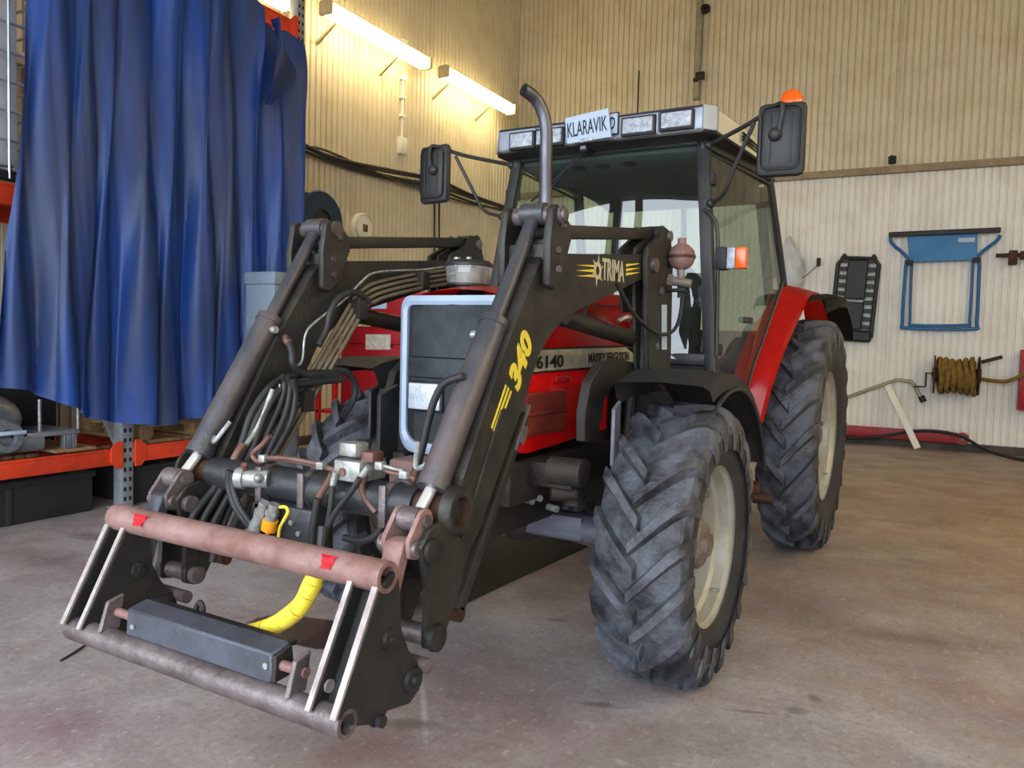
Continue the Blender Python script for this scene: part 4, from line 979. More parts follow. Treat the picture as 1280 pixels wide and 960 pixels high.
# front lamp band
def fy(x): return .68 + (0 if abs(x) < .575 else (abs(x)-.575)*1.333)
for (x0, x1) in ((-.575,-.345),(-.345,-.335),(-.335,-.17),(-.17,.115),(.115,.35),(.35,.575)):
    if x1-x0 < .02: continue
    b = MB(); b.box(x0+.0015, x1-.0015, .668, .70, 2.414, 2.522, .006); b.build('band_panel', M_roof, roof)
for s in (1, -1):
    b = MB(); b.prism([(s*.576,.660,2.410),(s*.626,.728,2.412),(s*.622,.738,2.532),(s*.574,.668,2.530)], (0,.03,0), .003); b.build('band_corner', M_roof, roof)
    b = MB(); b.prism([(s*.620,.74,2.40),(s*.656,1.4,2.412),(s*.612,2.10,2.425),(s*.612,2.10,2.44),(s*.656,1.4,2.428),(s*.620,.74,2.414)], (s*.004,0,0)); b.build('drip_rail', M_txt, roof)
    for k in range(3):
        b = MB(); b.box(min(s*.646,s*.658), max(s*.646,s*.658), 1.12, 1.45, 2.455+k*.018, 2.461+k*.018); b.build('air_slot', M_txt, roof)
b = MB(); b.box(-.57, .57, .660, .672, 2.517, 2.526, .002); b.build('band_lip', M_txt, roof)
LM = [[(-0.495,0.665,2.51),(-0.347,0.665,2.4)],[(-0.331,0.665,2.509),(-0.173,0.665,2.404)],[(0.162,0.665,2.511),(0.332,0.665,2.41)],[(0.365,0.665,2.523),(0.527,0.665,2.408)]]
for (p, q) in LM:
    x0, x1 = p[0]+.006, q[0]-.004; zc = (p[2]+q[2])/2
    b = MB(); b.box(x0-.012, x1+.012, .648, .672, zc-.050, zc+.047, .008); w = b.build('work_lamp', M_txt, roof)
    b = MB(); b.box(x0, x1, .640, .655, zc-.038, zc+.037, .006); b.build('work_lamp_glass', M_lens, roof)
q = [(0.069,0.655,2.536),(0.135,0.655,2.536),(0.143,0.655,2.435),(0.077,0.655,2.434)]
b = MB(); b.box(q[0][0]-.10, q[1][0], .655, .664, q[2][2]-.0, q[1][2], .002); lp = b.build('number_plate', M_white, roof)
b = MB(); x0, x1, z0, z1 = q[0][0]-.106, q[1][0]+.006, q[2][2]-.006, q[1][2]+.006
b.box(x0, x1, .658, .668, z0, z1, .002); b.build('plate_holder', M_txt, roof)
c = (0.11,0.655,2.487); text('plate_letter', 'D', M_txt, roof, (c[0], .654, c[2]), (1,0,0), (0,0,1), .06, .028, .01)
# wipers
for (p0, p1) in (((-0.087,0.79,2.407), (-0.399,0.74,2.138)), ((-0.111,0.8,2.42), (-0.43,0.73,2.042))):
    b = MB(); b.tube([p0, p1], .006, 6)
    wpr = b.build('wiper_arm', M_txt, T)
c = (-0.073,0.74,2.412)
b = MB(); b.box(c[0]-.022, c[0]+.022, .70, .80, c[2]-.04, c[2]+.02, .006); b.build('wiper_motor', M_txt, T)
b = MB(); b.box(c[0]-.013, c[0]+.017, .692, .702, c[2]-.028, c[2]+.018, .002); b.build('white_clip', M_white, T)

# mirrors
for s in (1, -1):
    g = part_group('wing_mirror', T)
    c = V(s*.958, .60, 2.305)
    Mx = Matrix.Translation(c) @ Matrix.Rotation(s*.10, 4, 'Z')
    b = MB(); b.box(-.105, .105, -.02, .035, -.165, .165, .028); b.merge(MB().box(-.085, .085, -.032, .0, -.14, .14, .03))
    for dx in (-.045, .045): b.box(dx-.004, dx+.004, -.038, -.028, -.11, .11, .003)
    bmesh.ops.transform(b.bm, matrix=Mx, verts=b.bm.verts[:]); b.build('mirror_shell', M_plastic, g)
    b = MB(); b.box(-.088, .088, .034, .038, -.145, .145, .003); bmesh.ops.transform(b.bm, matrix=Mx, verts=b.bm.verts[:]); b.build('mirror_glass', M_chrome, g)
    b = MB(); b.ball(c+V(-s*.02,-.045,.015), .030, (1,.7,1)); b.build('pivot_ball', M_plastic, g)
    pt_, pl_ = PA(s, 2.365)+V(s*.03,-.02,0), PA(s, 2.07)+V(s*.03,-.02,0)
    b = MB(); b.tube([pt_, V(s*.80,.66,2.41), V(s*.93,.585,2.455), V(s*.965,.56,2.44), V(s*.955,.555,2.33)], .011, 8, 4); b.build('upper_arm', M_plastic, g)
    b = MB(); b.tube([pl_, V(s*.68,.70,2.10), V(s*.74,.66,2.22), V(s*.83,.62,2.40)], .010, 8, 4); b.build('lower_arm', M_plastic, g)
    for p in (pt_, pl_):
        b = MB(); b.ball(p, .024); b.box(min(p.x-s*.04,p.x), max(p.x-s*.04,p.x), p.y-.01, p.y+.04, p.z-.03, p.z+.03, .006); b.build('arm_joint', M_plastic, g)
# grab rail and indicator on the right-hand post
b = MB(); b.tube([(0.578,0.73,2.035), (0.622,0.72,2.0), (0.656,0.71,1.92), (0.678,0.68,1.609), (0.697,0.64,1.321)], .010, 8); b.build('grab_rail', M_plastic, T)
(i0, i1, i2) = [(0.657,0.69,1.845),(0.712,0.69,1.736),(0.803,0.69,1.738)]
b = MB(); b.box(i0[0], i1[0], .675, .745, i1[2], i0[2], .008); ind = b.build('indicator_lamp', M_txt, T)
xm = (i1[0]*.55+i2[0]*.45)
b = MB(); b.box(i1[0], xm, .68, .74, i1[2]+.004, i0[2]-.004, .006); b.build('white_lens', M_lens, ind)
b = MB(); b.box(xm, i2[0], .682, .738, i1[2]+.004, i0[2]-.004, .008); b.build('amber_lens', M_amber, ind)
# beacon on the roof's rear edge
c = V(.775, 1.70, 2.735)
b = MB(); b.tube([(.60,1.72,2.50),(.74,1.71,2.54),(.775,1.70,2.62),(.775,1.70,2.74)], .014, 8); bc = b.build('beacon_post', M_plastic, T)
b = MB(); b.lathe(c, (0,0,1), [(0,.0),(.07,0),(.07,.03),(0,.03)], 24); b.build('beacon_base', M_plastic, bc)
b = MB(); b.lathe(c, (0,0,1), [(.066,.03),(.068,.05),(.062,.085),(.045,.115),(.02,.128),(0,.13)], 24); b.build('beacon_dome', M_amber, bc)
# white sign resting against the roof band
(s0, s1, s2, s3) = [(-0.142,0.612,2.529),(0.1,0.612,2.553),(0.123,0.612,2.407),(-0.123,0.612,2.396)]
sg = thing('white_sign', s3, 'white sign plate with dark capital letters propped against the cab roof lamps', 'sign')
b = MB(); b.prism([s0, s1, s2, s3], (0,.008,0), .001); b.build('plate', M_white, sg)
cx = tuple((s0[i]+s1[i]+s2[i]+s3[i])/4 for i in range(3))
xd = V(s1)-V(s0)+V(s2)-V(s3); yd = V(s0)-V(s3)
text('sign_letters', 'KLARAVIK', M_txt, sg, (cx[0]-.002, .6105, cx[2]), xd, yd, .075, .222, .004)
q = [(-0.048,0.606,2.411),(0.024,0.606,2.416),(0.025,0.606,2.4),(-0.047,0.606,2.395)]
b = MB(); b.prism(q, (0,.004,0)); b.build('clip_strip', M_lens, sg)

# ================================================================== the front loader
F = thing('front_loader', (0, -.6, .42), 'black twin-arm front loader with empty rusty tool hitch mounted on the tractor', 'loader')
boom = [(.103,1.750),(.098,1.647),(.0,1.633),(-.65,1.462),(-.71,1.435),(-.788,1.400),(-.877,1.322),(-.957,1.170),(-1.075,1.002),(-1.196,.820),(-1.27,.735),(-1.36,.69),(-1.405,.78),(-1.344,.868),(-1.295,.983),(-1.25,1.048),(-1.088,1.322),(-.895,1.611),(-.85,1.645),(-.711,1.664)]
lug = [(-1.455,.87),(-1.495,.83),(-1.450,.702),(-1.464,.600),(-1.462,.555),(-1.42,.538),(-1.388,.545),(-1.368,.585),(-1.318,.670),(-1.265,.768),(-1.33,.84),(-1.40,.88)]
knee = [(-.872,1.790),(-.848,1.806),(-.805,1.802),(-.735,1.752),(-.732,1.700),(-.765,1.645),(-.80,1.565),(-.845,1.530),(-.885,1.545),(-.885,1.683)]
mast = [(.194,1.885),(.285,1.872),(.335,1.735),(.362,1.24),(.075,1.24),(.0,1.72),(.02,1.77),(.16,1.83)]
brk = [(0.173,1.279),(-0.057,1.301),(-0.236,1.293),(-0.351,1.214),(-0.392,1.102),(-0.383,0.988),(-0.256,0.976),(-0.238,1.131),(-0.132,1.2),(0.13,1.234)]
tilt = [(-.817,1.782),(-1.045,1.432),(-1.052,1.422),(-1.352,.962),(-1.365,.950),(-1.405,.913),(-1.442,.886)]
def X3(x, p): return V(x, p[0], p[1])
def ssort(s, a, b): return (min(s*a, s*b), max(s*a, s*b))
for s in (1, -1):
    b = MB(); b.plate(boom, *ssort(s,.425,.54), .007); arm = b.build('loader_arm', M_black, F, ang=30)
    # weld-on bottom flange and raised stiffening band on the outside
    b = MB(); b.plate([(-1.31,.79),(-1.18,1.02),(-1.10,1.16),(-1.075,1.165),(-1.08,1.10),(-1.165,.95),(-1.27,.77)], *ssort(s,.535,.547), .004); b.build('stiffener', M_black, arm)
    b = MB(); b.lathe((s*.535, -1.33, .895), (s,0,0), [(.043,0),(.072,0),(.070,.016),(.058,.030),(.043,.030)], 32, True); b.build('tube_collar', M_black, arm)
    b = MB(); b.lathe((s*.40, -1.33, .895), (s,0,0), [(0,.02),(.043,.02),(.043,.161),(.041,.161),(.041,.03),(0,.03)], 24); b.build('tube_bore', M_rustd, arm)
    if s > 0:
        y2 = .541
        for w in [[(-0.617,1.635),(-0.463,1.65),(-0.462,1.642)],[(-0.616,1.616),(-0.462,1.635),(-0.461,1.623)],[(-0.614,1.597),(-0.46,1.616),(-0.459,1.606)],[(0.001,1.702),(-0.156,1.684),(-0.155,1.673)],[(0.003,1.684),(-0.154,1.666),(-0.153,1.655)],[(0.005,1.666),(-0.153,1.649),(-0.152,1.638)]]:
            b = MB(); b.prism([X3(.540, p) for p in w], (.0015,0,0)); b.build('decal_stripe', M_yellow, arm)
        c = (0.54,-0.281,1.647); e = (0.54,-0.431,1.632)
        text('maker_letters', 'TRIMA', M_cream, arm, c, (0,1,.04), (0,0,1), .082, .215, .015)
        b = MB(); b.lathe(e, (1,0,0), [(.018,0),(.034,0),(.034,.0015),(.018,.0015)], 10, True)
        for k in range(6):
            a = k*PI/3+.3; b.prism([V(e)+V(0,math.cos(a-.25)*.03,math.sin(a-.25)*.03), V(e)+V(0,math.cos(a+.25)*.03,math.sin(a+.25)*.03), V(e)+V(0,math.cos(a+.1)*.054,math.sin(a+.1)*.058)], (.0015,0,0))
        b.build('emblem', M_cream, arm)
        p0, p1 = [(0.54,-1.031,1.234),(0.54,-0.949,1.377)]; d = V(p1)-V(p0); up = V(0,-d.z,d.y)
        c = (0.54,-0.986,1.307)
        text('model_digits', '340', M_yellow, arm, c, d, up, .085, .185, .05, .25)
        for (q0, q1) in [[(0.54,-1.071,1.232),(0.54,-1.147,1.108)],[(0.54,-1.055,1.223),(0.54,-1.135,1.098)],[(0.54,-1.039,1.213),(0.54,-1.122,1.089)]]:
            b = MB(); b.beam(V(q0)+V(.0004,0,0), V(q1)+V(.0004,0,0), .0016, .0085, (0,1,1)); b.build('decal_stripe', M_yellow, arm)
    for (a, c) in ((.532,.552),(.412,.432)):
        b = MB(); b.plate(lug, *ssort(s,a,c), .004); b.build('lug_plate', M_black, arm)
    b = MB(); b.cyl((s*.39,-1.425,.575), (s*.565,-1.425,.575), .028); b.cyl((s*.39,-1.45,.812), (s*.555,-1.45,.812), .027); b.each('lug_pin', M_steel, arm)
    b = MB(); b.lathe((s*.552,-1.425,.575), (s,0,0), [(0,0),(.038,0),(.036,.014),(.02,.018),(0,.018)], 18); b.lathe((s*.552,-1.45,.812), (s,0,0), [(0,0),(.034,0),(.034,.012),(.016,.016),(0,.016)], 18); b.each('pin_head', M_blackd, arm)
    # knee plates, pin
    for (a, c) in ((.552,.578),(.385,.410)):
        b = MB(); b.plate(knee, *ssort(s,a,c), .006); kp = b.build('knee_plate', M_black, F)
        for (y, z) in ((-.80,1.745),(-.835,1.66),(-.83,1.60)):
            x = s*(c if a > .5 else a); o = 1 if a > .5 else -1
            b = MB(); b.cyl((x, y, z), (x+s*o*.010, y, z), .012, n=6); b.build('bolt', M_steel, kp)
    b = MB(); b.box(*ssort(s,.41,.552), -.83, -.72, 1.645, 1.70, .01); b.box(*ssort(s,.41,.552), -.86, -.84, 1.56, 1.68, .006); b.build('knee_spacer', M_black, F)
    b = MB(); b.cyl((s*.376,-.815,1.775), (s*.588,-.815,1.775), .030); b.lathe((s*.588,-.815,1.775),(s,0,0),[(0,0),(.022,0),(.02,.008),(0,.008)],14); b.build('knee_pin', M_steel, F)
    # parallel linkage bar above the arm
    b = MB(); b.beam((s*.482,-.765,1.732), (s*.482,.262,1.858), .052, .048, bev=.006); lk = b.build('parallel_bar', M_black, F)
    b = MB()
    for p in ((s*.482,-.765,1.732), (s*.482,.262,1.858)): b.cyl((p[0]-.045,p[1],p[2]), (p[0]+.045,p[1],p[2]), .034)
    b.each('bar_eye', M_black, lk)
    # mast
    b = MB(); b.plate(mast, *ssort(s,.545,.567), .005); ms = b.build('mast', M_black, F)
    b = MB(); b.plate(mast, *ssort(s,.497,.512), .004); b.build('mast_plate', M_black, ms)
    b = MB(); b.plate([(.194,1.885),(.285,1.872),(.325,1.76),(.345,1.52),(.07,1.50),(.0,1.72),(.02,1.77),(.16,1.83)], *ssort(s,.43,.445), .004); b.build('mast_ear', M_black, ms)
    b = MB(); b.plate([(.10,1.25),(.30,1.25),(.29,1.58),(.10,1.58)], *ssort(s,.512,.545), .004); b.build('mast_web', M_black, ms)
    b = MB(); b.cyl((s*.42,.262,1.845), (s*.580,.262,1.845), .024); b.cyl((s*.41,.075,1.70), (s*.585,.075,1.70), .030); b.each('mast_pin', M_steel, ms)
    b = MB(); b.cyl((s*.567,.19,1.60),(s*.575,.19,1.60),.016,n=6); b.cyl((s*.567,.16,1.36),(s*.575,.16,1.36),.016,n=6); b.each('bolt', M_steel, ms)
    b = MB(); b.plate(brk, *ssort(s,.452,.492), .004); b.plate([(.06,1.26),(.40,1.26),(.40,1.16),(.0,1.16)], *ssort(s,.46,.56), .004); b.build('mast_bracket', M_blackd, F)
    b = MB(); b.box(*ssort(s,.22,.28), -.58, .72, .74, .90, .006); b.box(*ssort(s,.26,.46), -.42, -.24, .80, .90, .015); sf_ = b.build('subframe', M_engine, F)
    b = MB(); b.cyl((s*.36,-.40,.87), (s*.50,-.40,.87), .055); b.build('subframe_bush', M_engine, sf_)
    b = MB(); b.cyl((s*.40,-.28,.84),(s*.40,-.28,.72),.045); b.cyl((s*.36,-.40,.78),(s*.44,-.34,.78),.03); b.each('subframe_bolt', M_engine, sf_)
    for (x, y, z) in ((.20,-.40,.86),(.22,-.36,.73),(.24,-.33,.74),(.30,-.30,.70)):
        b = MB(); b.cyl((s*x,y,z),(s*(x+.05),y-.02,z),.014,n=8); b.build('bolt_head', M_zinc, sf_)
    # lift cylinder under the upper arm
    b = MB(); b.cyl((s*.48,-.66,1.462), (s*.48,.115,1.385), .034, n=20); b.cyl((s*.43,-.66,1.462),(s*.53,-.66,1.462),.036); lc = b.build('lift_cylinder', M_black, F)
    b = MB(); b.prism([V(s*.455,.09,1.43), V(s*.455,.16,1.415), V(s*.455,.42,1.335), V(s*.455,.45,1.285), V(s*.455,.40,1.26), V(s*.455,.09,1.345)], (s*.05,0,0), .006); b.build('cylinder_lug', M_black, lc)
    # tilt cylinder in front of the arm
    P = [X3(s*.482, p) for p in tilt]
    b = MB(); b.cyl(P[2], P[3], .043, n=24); d = (P[3]-P[2]).normalized(); b.cyl(P[3]-d*.02, P[3]+d*.012, .047, n=24); b.cyl(P[2]-d*.004, P[2]+d*.02, .047, n=24); tc = b.build('tilt_cylinder', M_cyl, F)
    b = MB(); b.cyl(P[0], P[2]+d*.01, .024, n=18); b.cyl(P[0]-V(s*.042,0,0), P[0]+V(s*.042,0,0), .036, n=20); b.build('cylinder_tail', M_cyl, tc)
    b = MB(); b.cyl(P[3], P[5]+d*.02, .0165, n=18); b.build('chrome_rod', M_chrome, tc)
    b = MB(); b.cyl(P[6]-V(.030,0,0), P[6]+V(.030,0,0), .033, n=20); b.build('rod_eye', M_steel, tc)
    b = MB(); b.tube([P[3]-d*.05+V(s*-.04,0,.01), P[3]-d*.05+V(s*-.065,-.02,.0), P[3]-d*.09+V(s*-.09,.0,.03)], .008, 8); b.cyl(P[2]+d*.05+V(s*-.035,0,0), P[2]+d*.05+V(s*-.062,.0,0), .013); b.each('port_fitting', M_zinc, tc)
    # rocker and pink link
    for (a, c) in ((.435,.449),(.513,.527)):
        b = MB(); rk_ = [(-1.442+.034*math.cos(t), .886+.034*math.sin(t)) for t in [k*PI/6 for k in range(-1,7)]] + [(-1.515,.845),(-1.51,.80),(-1.46,.785),(-1.42,.805)]
        b.plate(rk_, *ssort(s,a,c), .003); b.build('rocker_plate', M_rust if s > 0 else M_steel, F)
    b = MB(); b.cyl((s*.428,-1.442,.886), (s*.534,-1.442,.886), .017); b.cyl((s*.420,-1.487,.822), (s*.540,-1.487,.822), .022); b.each('rocker_pin', M_steel, F)
    b = MB(); b.prism([V(s*.452,-1.470,.845), V(s*.452,-1.515,.842), V(s*.452,-1.560,.735), V(s*.452,-1.590,.60), V(s*.452,-1.555,.60), V(s*.452,-1.525,.73)], (s*.058,0,0), .005); b.build('hitch_link', M_rust if s > 0 else M_blue_steel, F)
    # parking leg along the back of the arm
    b = MB(); b.beam((s*.49,-.885,1.13), (s*.49,-1.245,.585), .05, .038, (0,1,-1), .005); lg = b.build('parking_leg', M_black, F)
    b = MB(); b.beam((s*.49,-.875,1.16), (s*.49,-.96,1.02), .06, .014, (0,1,-1), .003); b.beam((s*.515,-.90,1.09), (s*.515,-.93,1.04), .02, .02); b.build('leg_clamp', M_steel, lg)
    b = MB(); b.cyl((s*.47,-1.245,.575), (s*.515,-1.245,.575), .022); b.build('leg_foot', M_rustd, lg)

# tool hitch
H = part_group('tool_hitch', F, 'rusty open tool hitch frame')
def hollow(x0, x1, y, z, r, m, nm):
    b = MB(); b.lathe((0,y,z), (1,0,0), [(r*.68,x0),(r,x0),(r,x1),(r*.68,x1),(r*.68,x1-.06),(0,x1-.06)], 28)
    b.lathe((0,y,z), (1,0,0), [(r*.68,x0),(r*.68,x0+.06),(0,x0+.06)], 28)
    bmesh.ops.recalc_face_normals(b.bm, faces=b.bm.faces[:]); return b.build(nm, m, H)
hollow(-.540, .540, -1.612, .781, .040, M_rust, 'top_tube')
hollow(-.540, .540, -1.748, .470, .035, M_steel, 'bottom_tube')
side = [(-1.640,.762),(-1.585,.79),(-1.565,.76),(-1.560,.70),(-1.556,.63),(-1.525,.568),(-1.485,.53),(-1.462,.485),(-1.470,.448),(-1.512,.425),(-1.565,.437),(-1.605,.448),(-1.622,.420),(-1.650,.418),(-1.67,.440),(-1.715,.45),(-1.782,.495)]
for s in (1, -1):
    for (a, c) in ((.524,.540),(.446,.460)):
        b = MB(); b.plate(side, *ssort(s,a,c), .003); sp_ = b.build('side_plate', M_blackd, H)
        b = MB(); b.beam((s*(a+c)/2,-1.648,.765), (s*(a+c)/2,-1.788,.494), c-a+.001, .007, (0,1,.4)); b.build('worn_edge', M_edge, H)
    b = MB(); b.prism([V(s*.46,-1.585,.775), V(s*.46,-1.73,.495), V(s*.46,-1.712,.489), V(s*.46,-1.567,.77)], (s*.066,0,0)); b.build('back_web', M_blackd, H)
    b = MB(); b.lathe((s*.461,-1.728,.535), (s,0,0), [(0,0),(.016,0),(.016,.006),(0,.006)], 16); b.build('lock_hole', M_edge, H)
    x = .540 if s > 0 else -.446
    b = MB(); b.lathe((x,-1.602,.625), (1,0,0), [(0,0),(.026,0),(.024,.008),(.012,.010),(.012,.018),(0,.018)], 14)
    b.lathe((x,-1.505,.487), (1,0,0), [(0,0),(.034,0),(.032,.010),(.016,.012),(.014,.022),(0,.022)], 18); b.lathe((x,-1.635,.432), (1,0,0), [(0,0),(.016,0),(.015,.014),(0,.014)], 12); b.each('pivot_bolt', M_blackd, H)
    b = MB(); b.prism([V(s*.365,-1.778,.498), V(s*.365,-1.752,.582), V(s*.365,-1.700,.594), V(s*.365,-1.715,.498)], (s*.014,0,0), .003); b.build('lock_bracket', M_steel, H)
    b = MB(); b.cyl((s*.27,-1.722,.545), (s*.385,-1.722,.545), .013); b.build('lock_pin', M_rust, H)
    b = MB(); b.cyl((s*.40,-1.46,.51), (s*.56,-1.46,.51), .020); b.build('hitch_pivot_pin', M_steel, H)
b = MB(); b.prism([(-.285,-1.752,.503), (-.285,-1.748,.578), (-.285,-1.685,.592), (-.285,-1.675,.51)], (.575,0,0), .005); lb = b.build('lock_housing', M_blue_steel, H, 'blue grey lock housing')
b = MB(); b.prism([(.291,-1.748,.507), (.291,-1.745,.574), (.291,-1.69,.586), (.291,-1.68,.512)], (.012,0,0), .002); b.box(-.284,.289,-1.69,-1.66,.575,.588,.002); b.each('housing_end', M_blackd, lb)
b = MB(); b.cyl((.278,-1.752,.548), (.278,-1.757,.548), .008); b.cyl((-.25,-1.752,.535), (-.25,-1.757,.535), .007); b.each('housing_screw', M_zinc, lb)
b = MB(); P = [(-0.026,-1.66,0.552),(-0.073,-1.66,0.56),(-0.096,-1.66,0.569),(-0.1,-1.66,0.591),(-0.087,-1.66,0.61),(-0.073,-1.66,0.597),(-0.076,-1.66,0.569),(-0.046,-1.66,0.555),(-0.013,-1.66,0.55)]
b.tube(P, .008, 8); b.build('lock_lever', M_blackd, H)
# red tape scraps
M_tape = mat('red_tape', (.93,.20,.25), .6)
for (cx_, w) in ((-0.373,.034),(0.378,.026)):
    rws = []
    for j in range(5):
        a = PI*.72 + j*.20; rr = .0445+.003*math.sin(j*2.3)
        rws.append([(cx_+u*w*(1-.10*j)+.004*math.sin(j*3+u), -1.612+(rr+.002*math.sin(u*4+j))*math.cos(a), .781+rr*math.sin(a)) for u in (-1,-.5,0,.4,.9)])
    b = MB(); b.grid(rws, .002); b.build('tape_scrap', M_tape, H)
# yellow wrapped hose to the lock
P = [(0.294,-1.6,0.746),(0.278,-1.6,0.711),(0.239,-1.6,0.648),(0.163,-1.6,0.587),(0.071,-1.6,0.541),(-0.039,-1.6,0.503)]
b = MB(); b.tube([V(P[0])+V(0,.02,.12), V(P[0])+V(.002,.01,.05)] + P + [V(P[-1])+V(-.06,-.04,.0)], .012, 8); yh = b.build('lock_hose', M_hose, H)
def along(P, f):
    n = len(P)-1; t = min(f*n, n-1e-4); i = int(t); u = t-i
    E = [V(P[max(i-1,0)]), V(P[i]), V(P[i+1]), V(P[min(i+2,n)])]
    return .5*((2*E[1]) + (E[2]-E[0])*u + (2*E[0]-5*E[1]+4*E[2]-E[3])*u*u + (3*E[1]-E[0]-3*E[2]+E[3])*u**3)
for k in range(7):
    f0, f1 = k/7+.003, (k+1)/7-.004; pp = [along(P, f0+(f1-f0)*j/4) for j in range(5)]
    b = MB(); b.tube(pp, .0255+.0008*(k % 2), 14, 1, smooth=False); b.build('yellow_wrap', M_yellow, yh, ang=45)

# cross tube, brackets and hydraulics
b = MB(); b.cyl((-.425,-1.33,.895), (.425,-1.33,.895), .054, n=32); ctb = b.build('cross_tube', M_tubedark, F)
for x in (-.16, .02, .335):
    b = MB(); b.lathe((x,-1.33,.895), (1,0,0), [(.054,-.012),(.058,-.012),(.058,.012),(.054,.012)], 28, True); b.box(x-.012, x+.012, -1.392, -1.384, .83, .95, .002); b.build('clamp_band', M_steel, ctb)
b = MB(); b.box(-.17, .085, -1.40, -1.31, .70, .845, .008); b.prism([(-.20,-1.40,.70),(-.17,-1.40,.84),(-.17,-1.39,.84),(-.20,-1.39,.66)], (.10,0,0)); bx = b.build('coupler_plate', M_tubedark, F)
for k in range(3):
    b = MB(); b.cyl((.0+.03*k,-1.40,.80-.03*k), (.0+.03*k,-1.408,.80-.03*k), .008); b.build('bolt', M_zinc, bx)
def coupler(p0, p1, cap):
    p0, p1 = V(p0), V(p1); d = p1-p0
    b = MB(); b.cyl(p0, p0+d*.28, .016, n=12); b.cyl(p0+d*.25, p0+d*.45, .020, n=6); b.cyl(p0+d*.42, p0+d*.72, .018, n=14); b.cyl(p0+d*.70, p0+d*1.0, .021, n=14); c = b.build('hydraulic_coupler', M_zinc, F)
    if cap:
        b = MB(); b.cyl(p0+d*.62, p0+d*1.02, .0235, n=16); b.build('amber_cap', M_orange, c)
    b = MB(); b.tube([p0+d*1.0, p0+d*1.25, p0+d*1.4+V(.01,0,0)], .006, 7); b.build('cap_tail', M_orange, c)
coupler((-0.086,-1.43,0.855), (-0.13,-1.43,0.76), False)
coupler((-0.045,-1.43,0.855), (-0.068,-1.43,0.774), True)
b = MB(); b.tube([(-0.011,-1.44,0.852),(0.012,-1.44,0.855),(0.022,-1.44,0.842),(0.006,-1.44,0.815),(-0.01,-1.44,0.789),(-0.016,-1.44,0.759)], .005, 7); b.build('dust_cap_strap', M_yellow, F)
b = MB(); b.box(0.162, 0.229+.03, -1.40, -1.28, .948, 1.008, .005); vb = b.build('valve_block', M_zinc, F, 'pale zinc valve block')
c = (0.207,-1.36,1.029)
b = MB(); b.box(c[0]-.036, c[0]+.028, -1.39, -1.33, 1.018, 1.058, .006); b.build('solenoid', M_zinc, vb)
b = MB(); b.box(c[0]+.03, c[0]+.075, -1.37, -1.32, 1.005, 1.035, .004); b.cyl((c[0]-.01,-1.405,.975), (c[0]-.01,-1.40,.975), .012); b.each('rusty_nut', M_copper, vb)
# zinc valve on the tube's left end
p = (-0.191,-1.4,0.912)
b = MB(); b.cyl((p[0]-.03,p[1]-.012,p[2]+.0), (p[0]+.06,p[1]+.03,p[2]), .028, n=18); b.cyl((p[0]-.034,p[1]-.014,p[2]), (p[0]-.01,p[1]-.004,p[2]), .034, n=14); b.ball((p[0]+.055,p[1]-.01,p[2]+.008), .015); zv = b.build('zinc_valve', M_zinc, F)
b = MB(); b.cyl((p[0]-.01,p[1],p[2]+.02), (p[0]+.0,p[1]-.02,p[2]+.045), .010); b.build('valve_stem', M_copper, zv)

def hose(name, P, r, m=M_hose, n=9, sub=5): 
    b = MB(); b.tube(P, r, n, sub); return b.build(name, m, F, ang=60)
# steel pipes along the left arm, from the mast to the cross tube
for k in range(4):
    dx = .004*k
    P = [(-0.405,0.044,1.703),(-0.405,-0.283,1.648),(-0.405,-0.503,1.602),(-0.405,-0.614,1.567),(-0.405,-0.699,1.5),(-0.405,-0.852,1.311),(-0.405,-0.987,1.147),(-0.405,-1.108,1.0),(-0.405,-1.173,0.924)]
    P = [V(q)+V(.012*k, (.012*k)*(1 if i > 3 else .2), -.020*k*(1 if i < 4 else .4)) for i, q in enumerate(P)]
    hose('steel_pipe', P, .0085, M_pipe)
for i in (1, 4, 6):
    P = [(-0.405,0.044,1.703),(-0.405,-0.283,1.648),(-0.405,-0.503,1.602),(-0.405,-0.614,1.567),(-0.405,-0.699,1.5),(-0.405,-0.852,1.311),(-0.405,-0.987,1.147),(-0.405,-1.108,1.0)]
    q = V(P[i]); b = MB(); b.box(q.x-.01, q.x+.05, q.y-.012, q.y+.04, q.z-.065, q.z+.012, .004); b.build('pipe_clamp', M_darkiron, F)
hose('pale_cable', [(-0.375,-0.041,1.71),(-0.375,-0.265,1.67),(-0.375,-0.435,1.651),(-0.375,-0.601,1.626),(-0.375,-0.678,1.584),(-0.375,-0.778,1.505),(-0.375,-0.928,1.416),(-0.375,-0.98,1.367),(-0.375,-0.995,1.273),(-0.375,-1.026,1.25)], .005, M_zinc)
hose('thin_cable', [(-0.36,-1.116,1.19),(-0.36,-1.119,1.133),(-0.36,-1.103,1.081),(-0.36,-1.087,1.046),(-0.36,-1.105,1.01),(-0.36,-1.15,0.988),(-0.36,-1.178,0.952)], .0045, M_zinc)
hose('thin_cable', [(-0.36,-1.15,1.0),(-0.36,-1.135,0.964),(-0.36,-1.119,0.928)], .004, M_zinc)
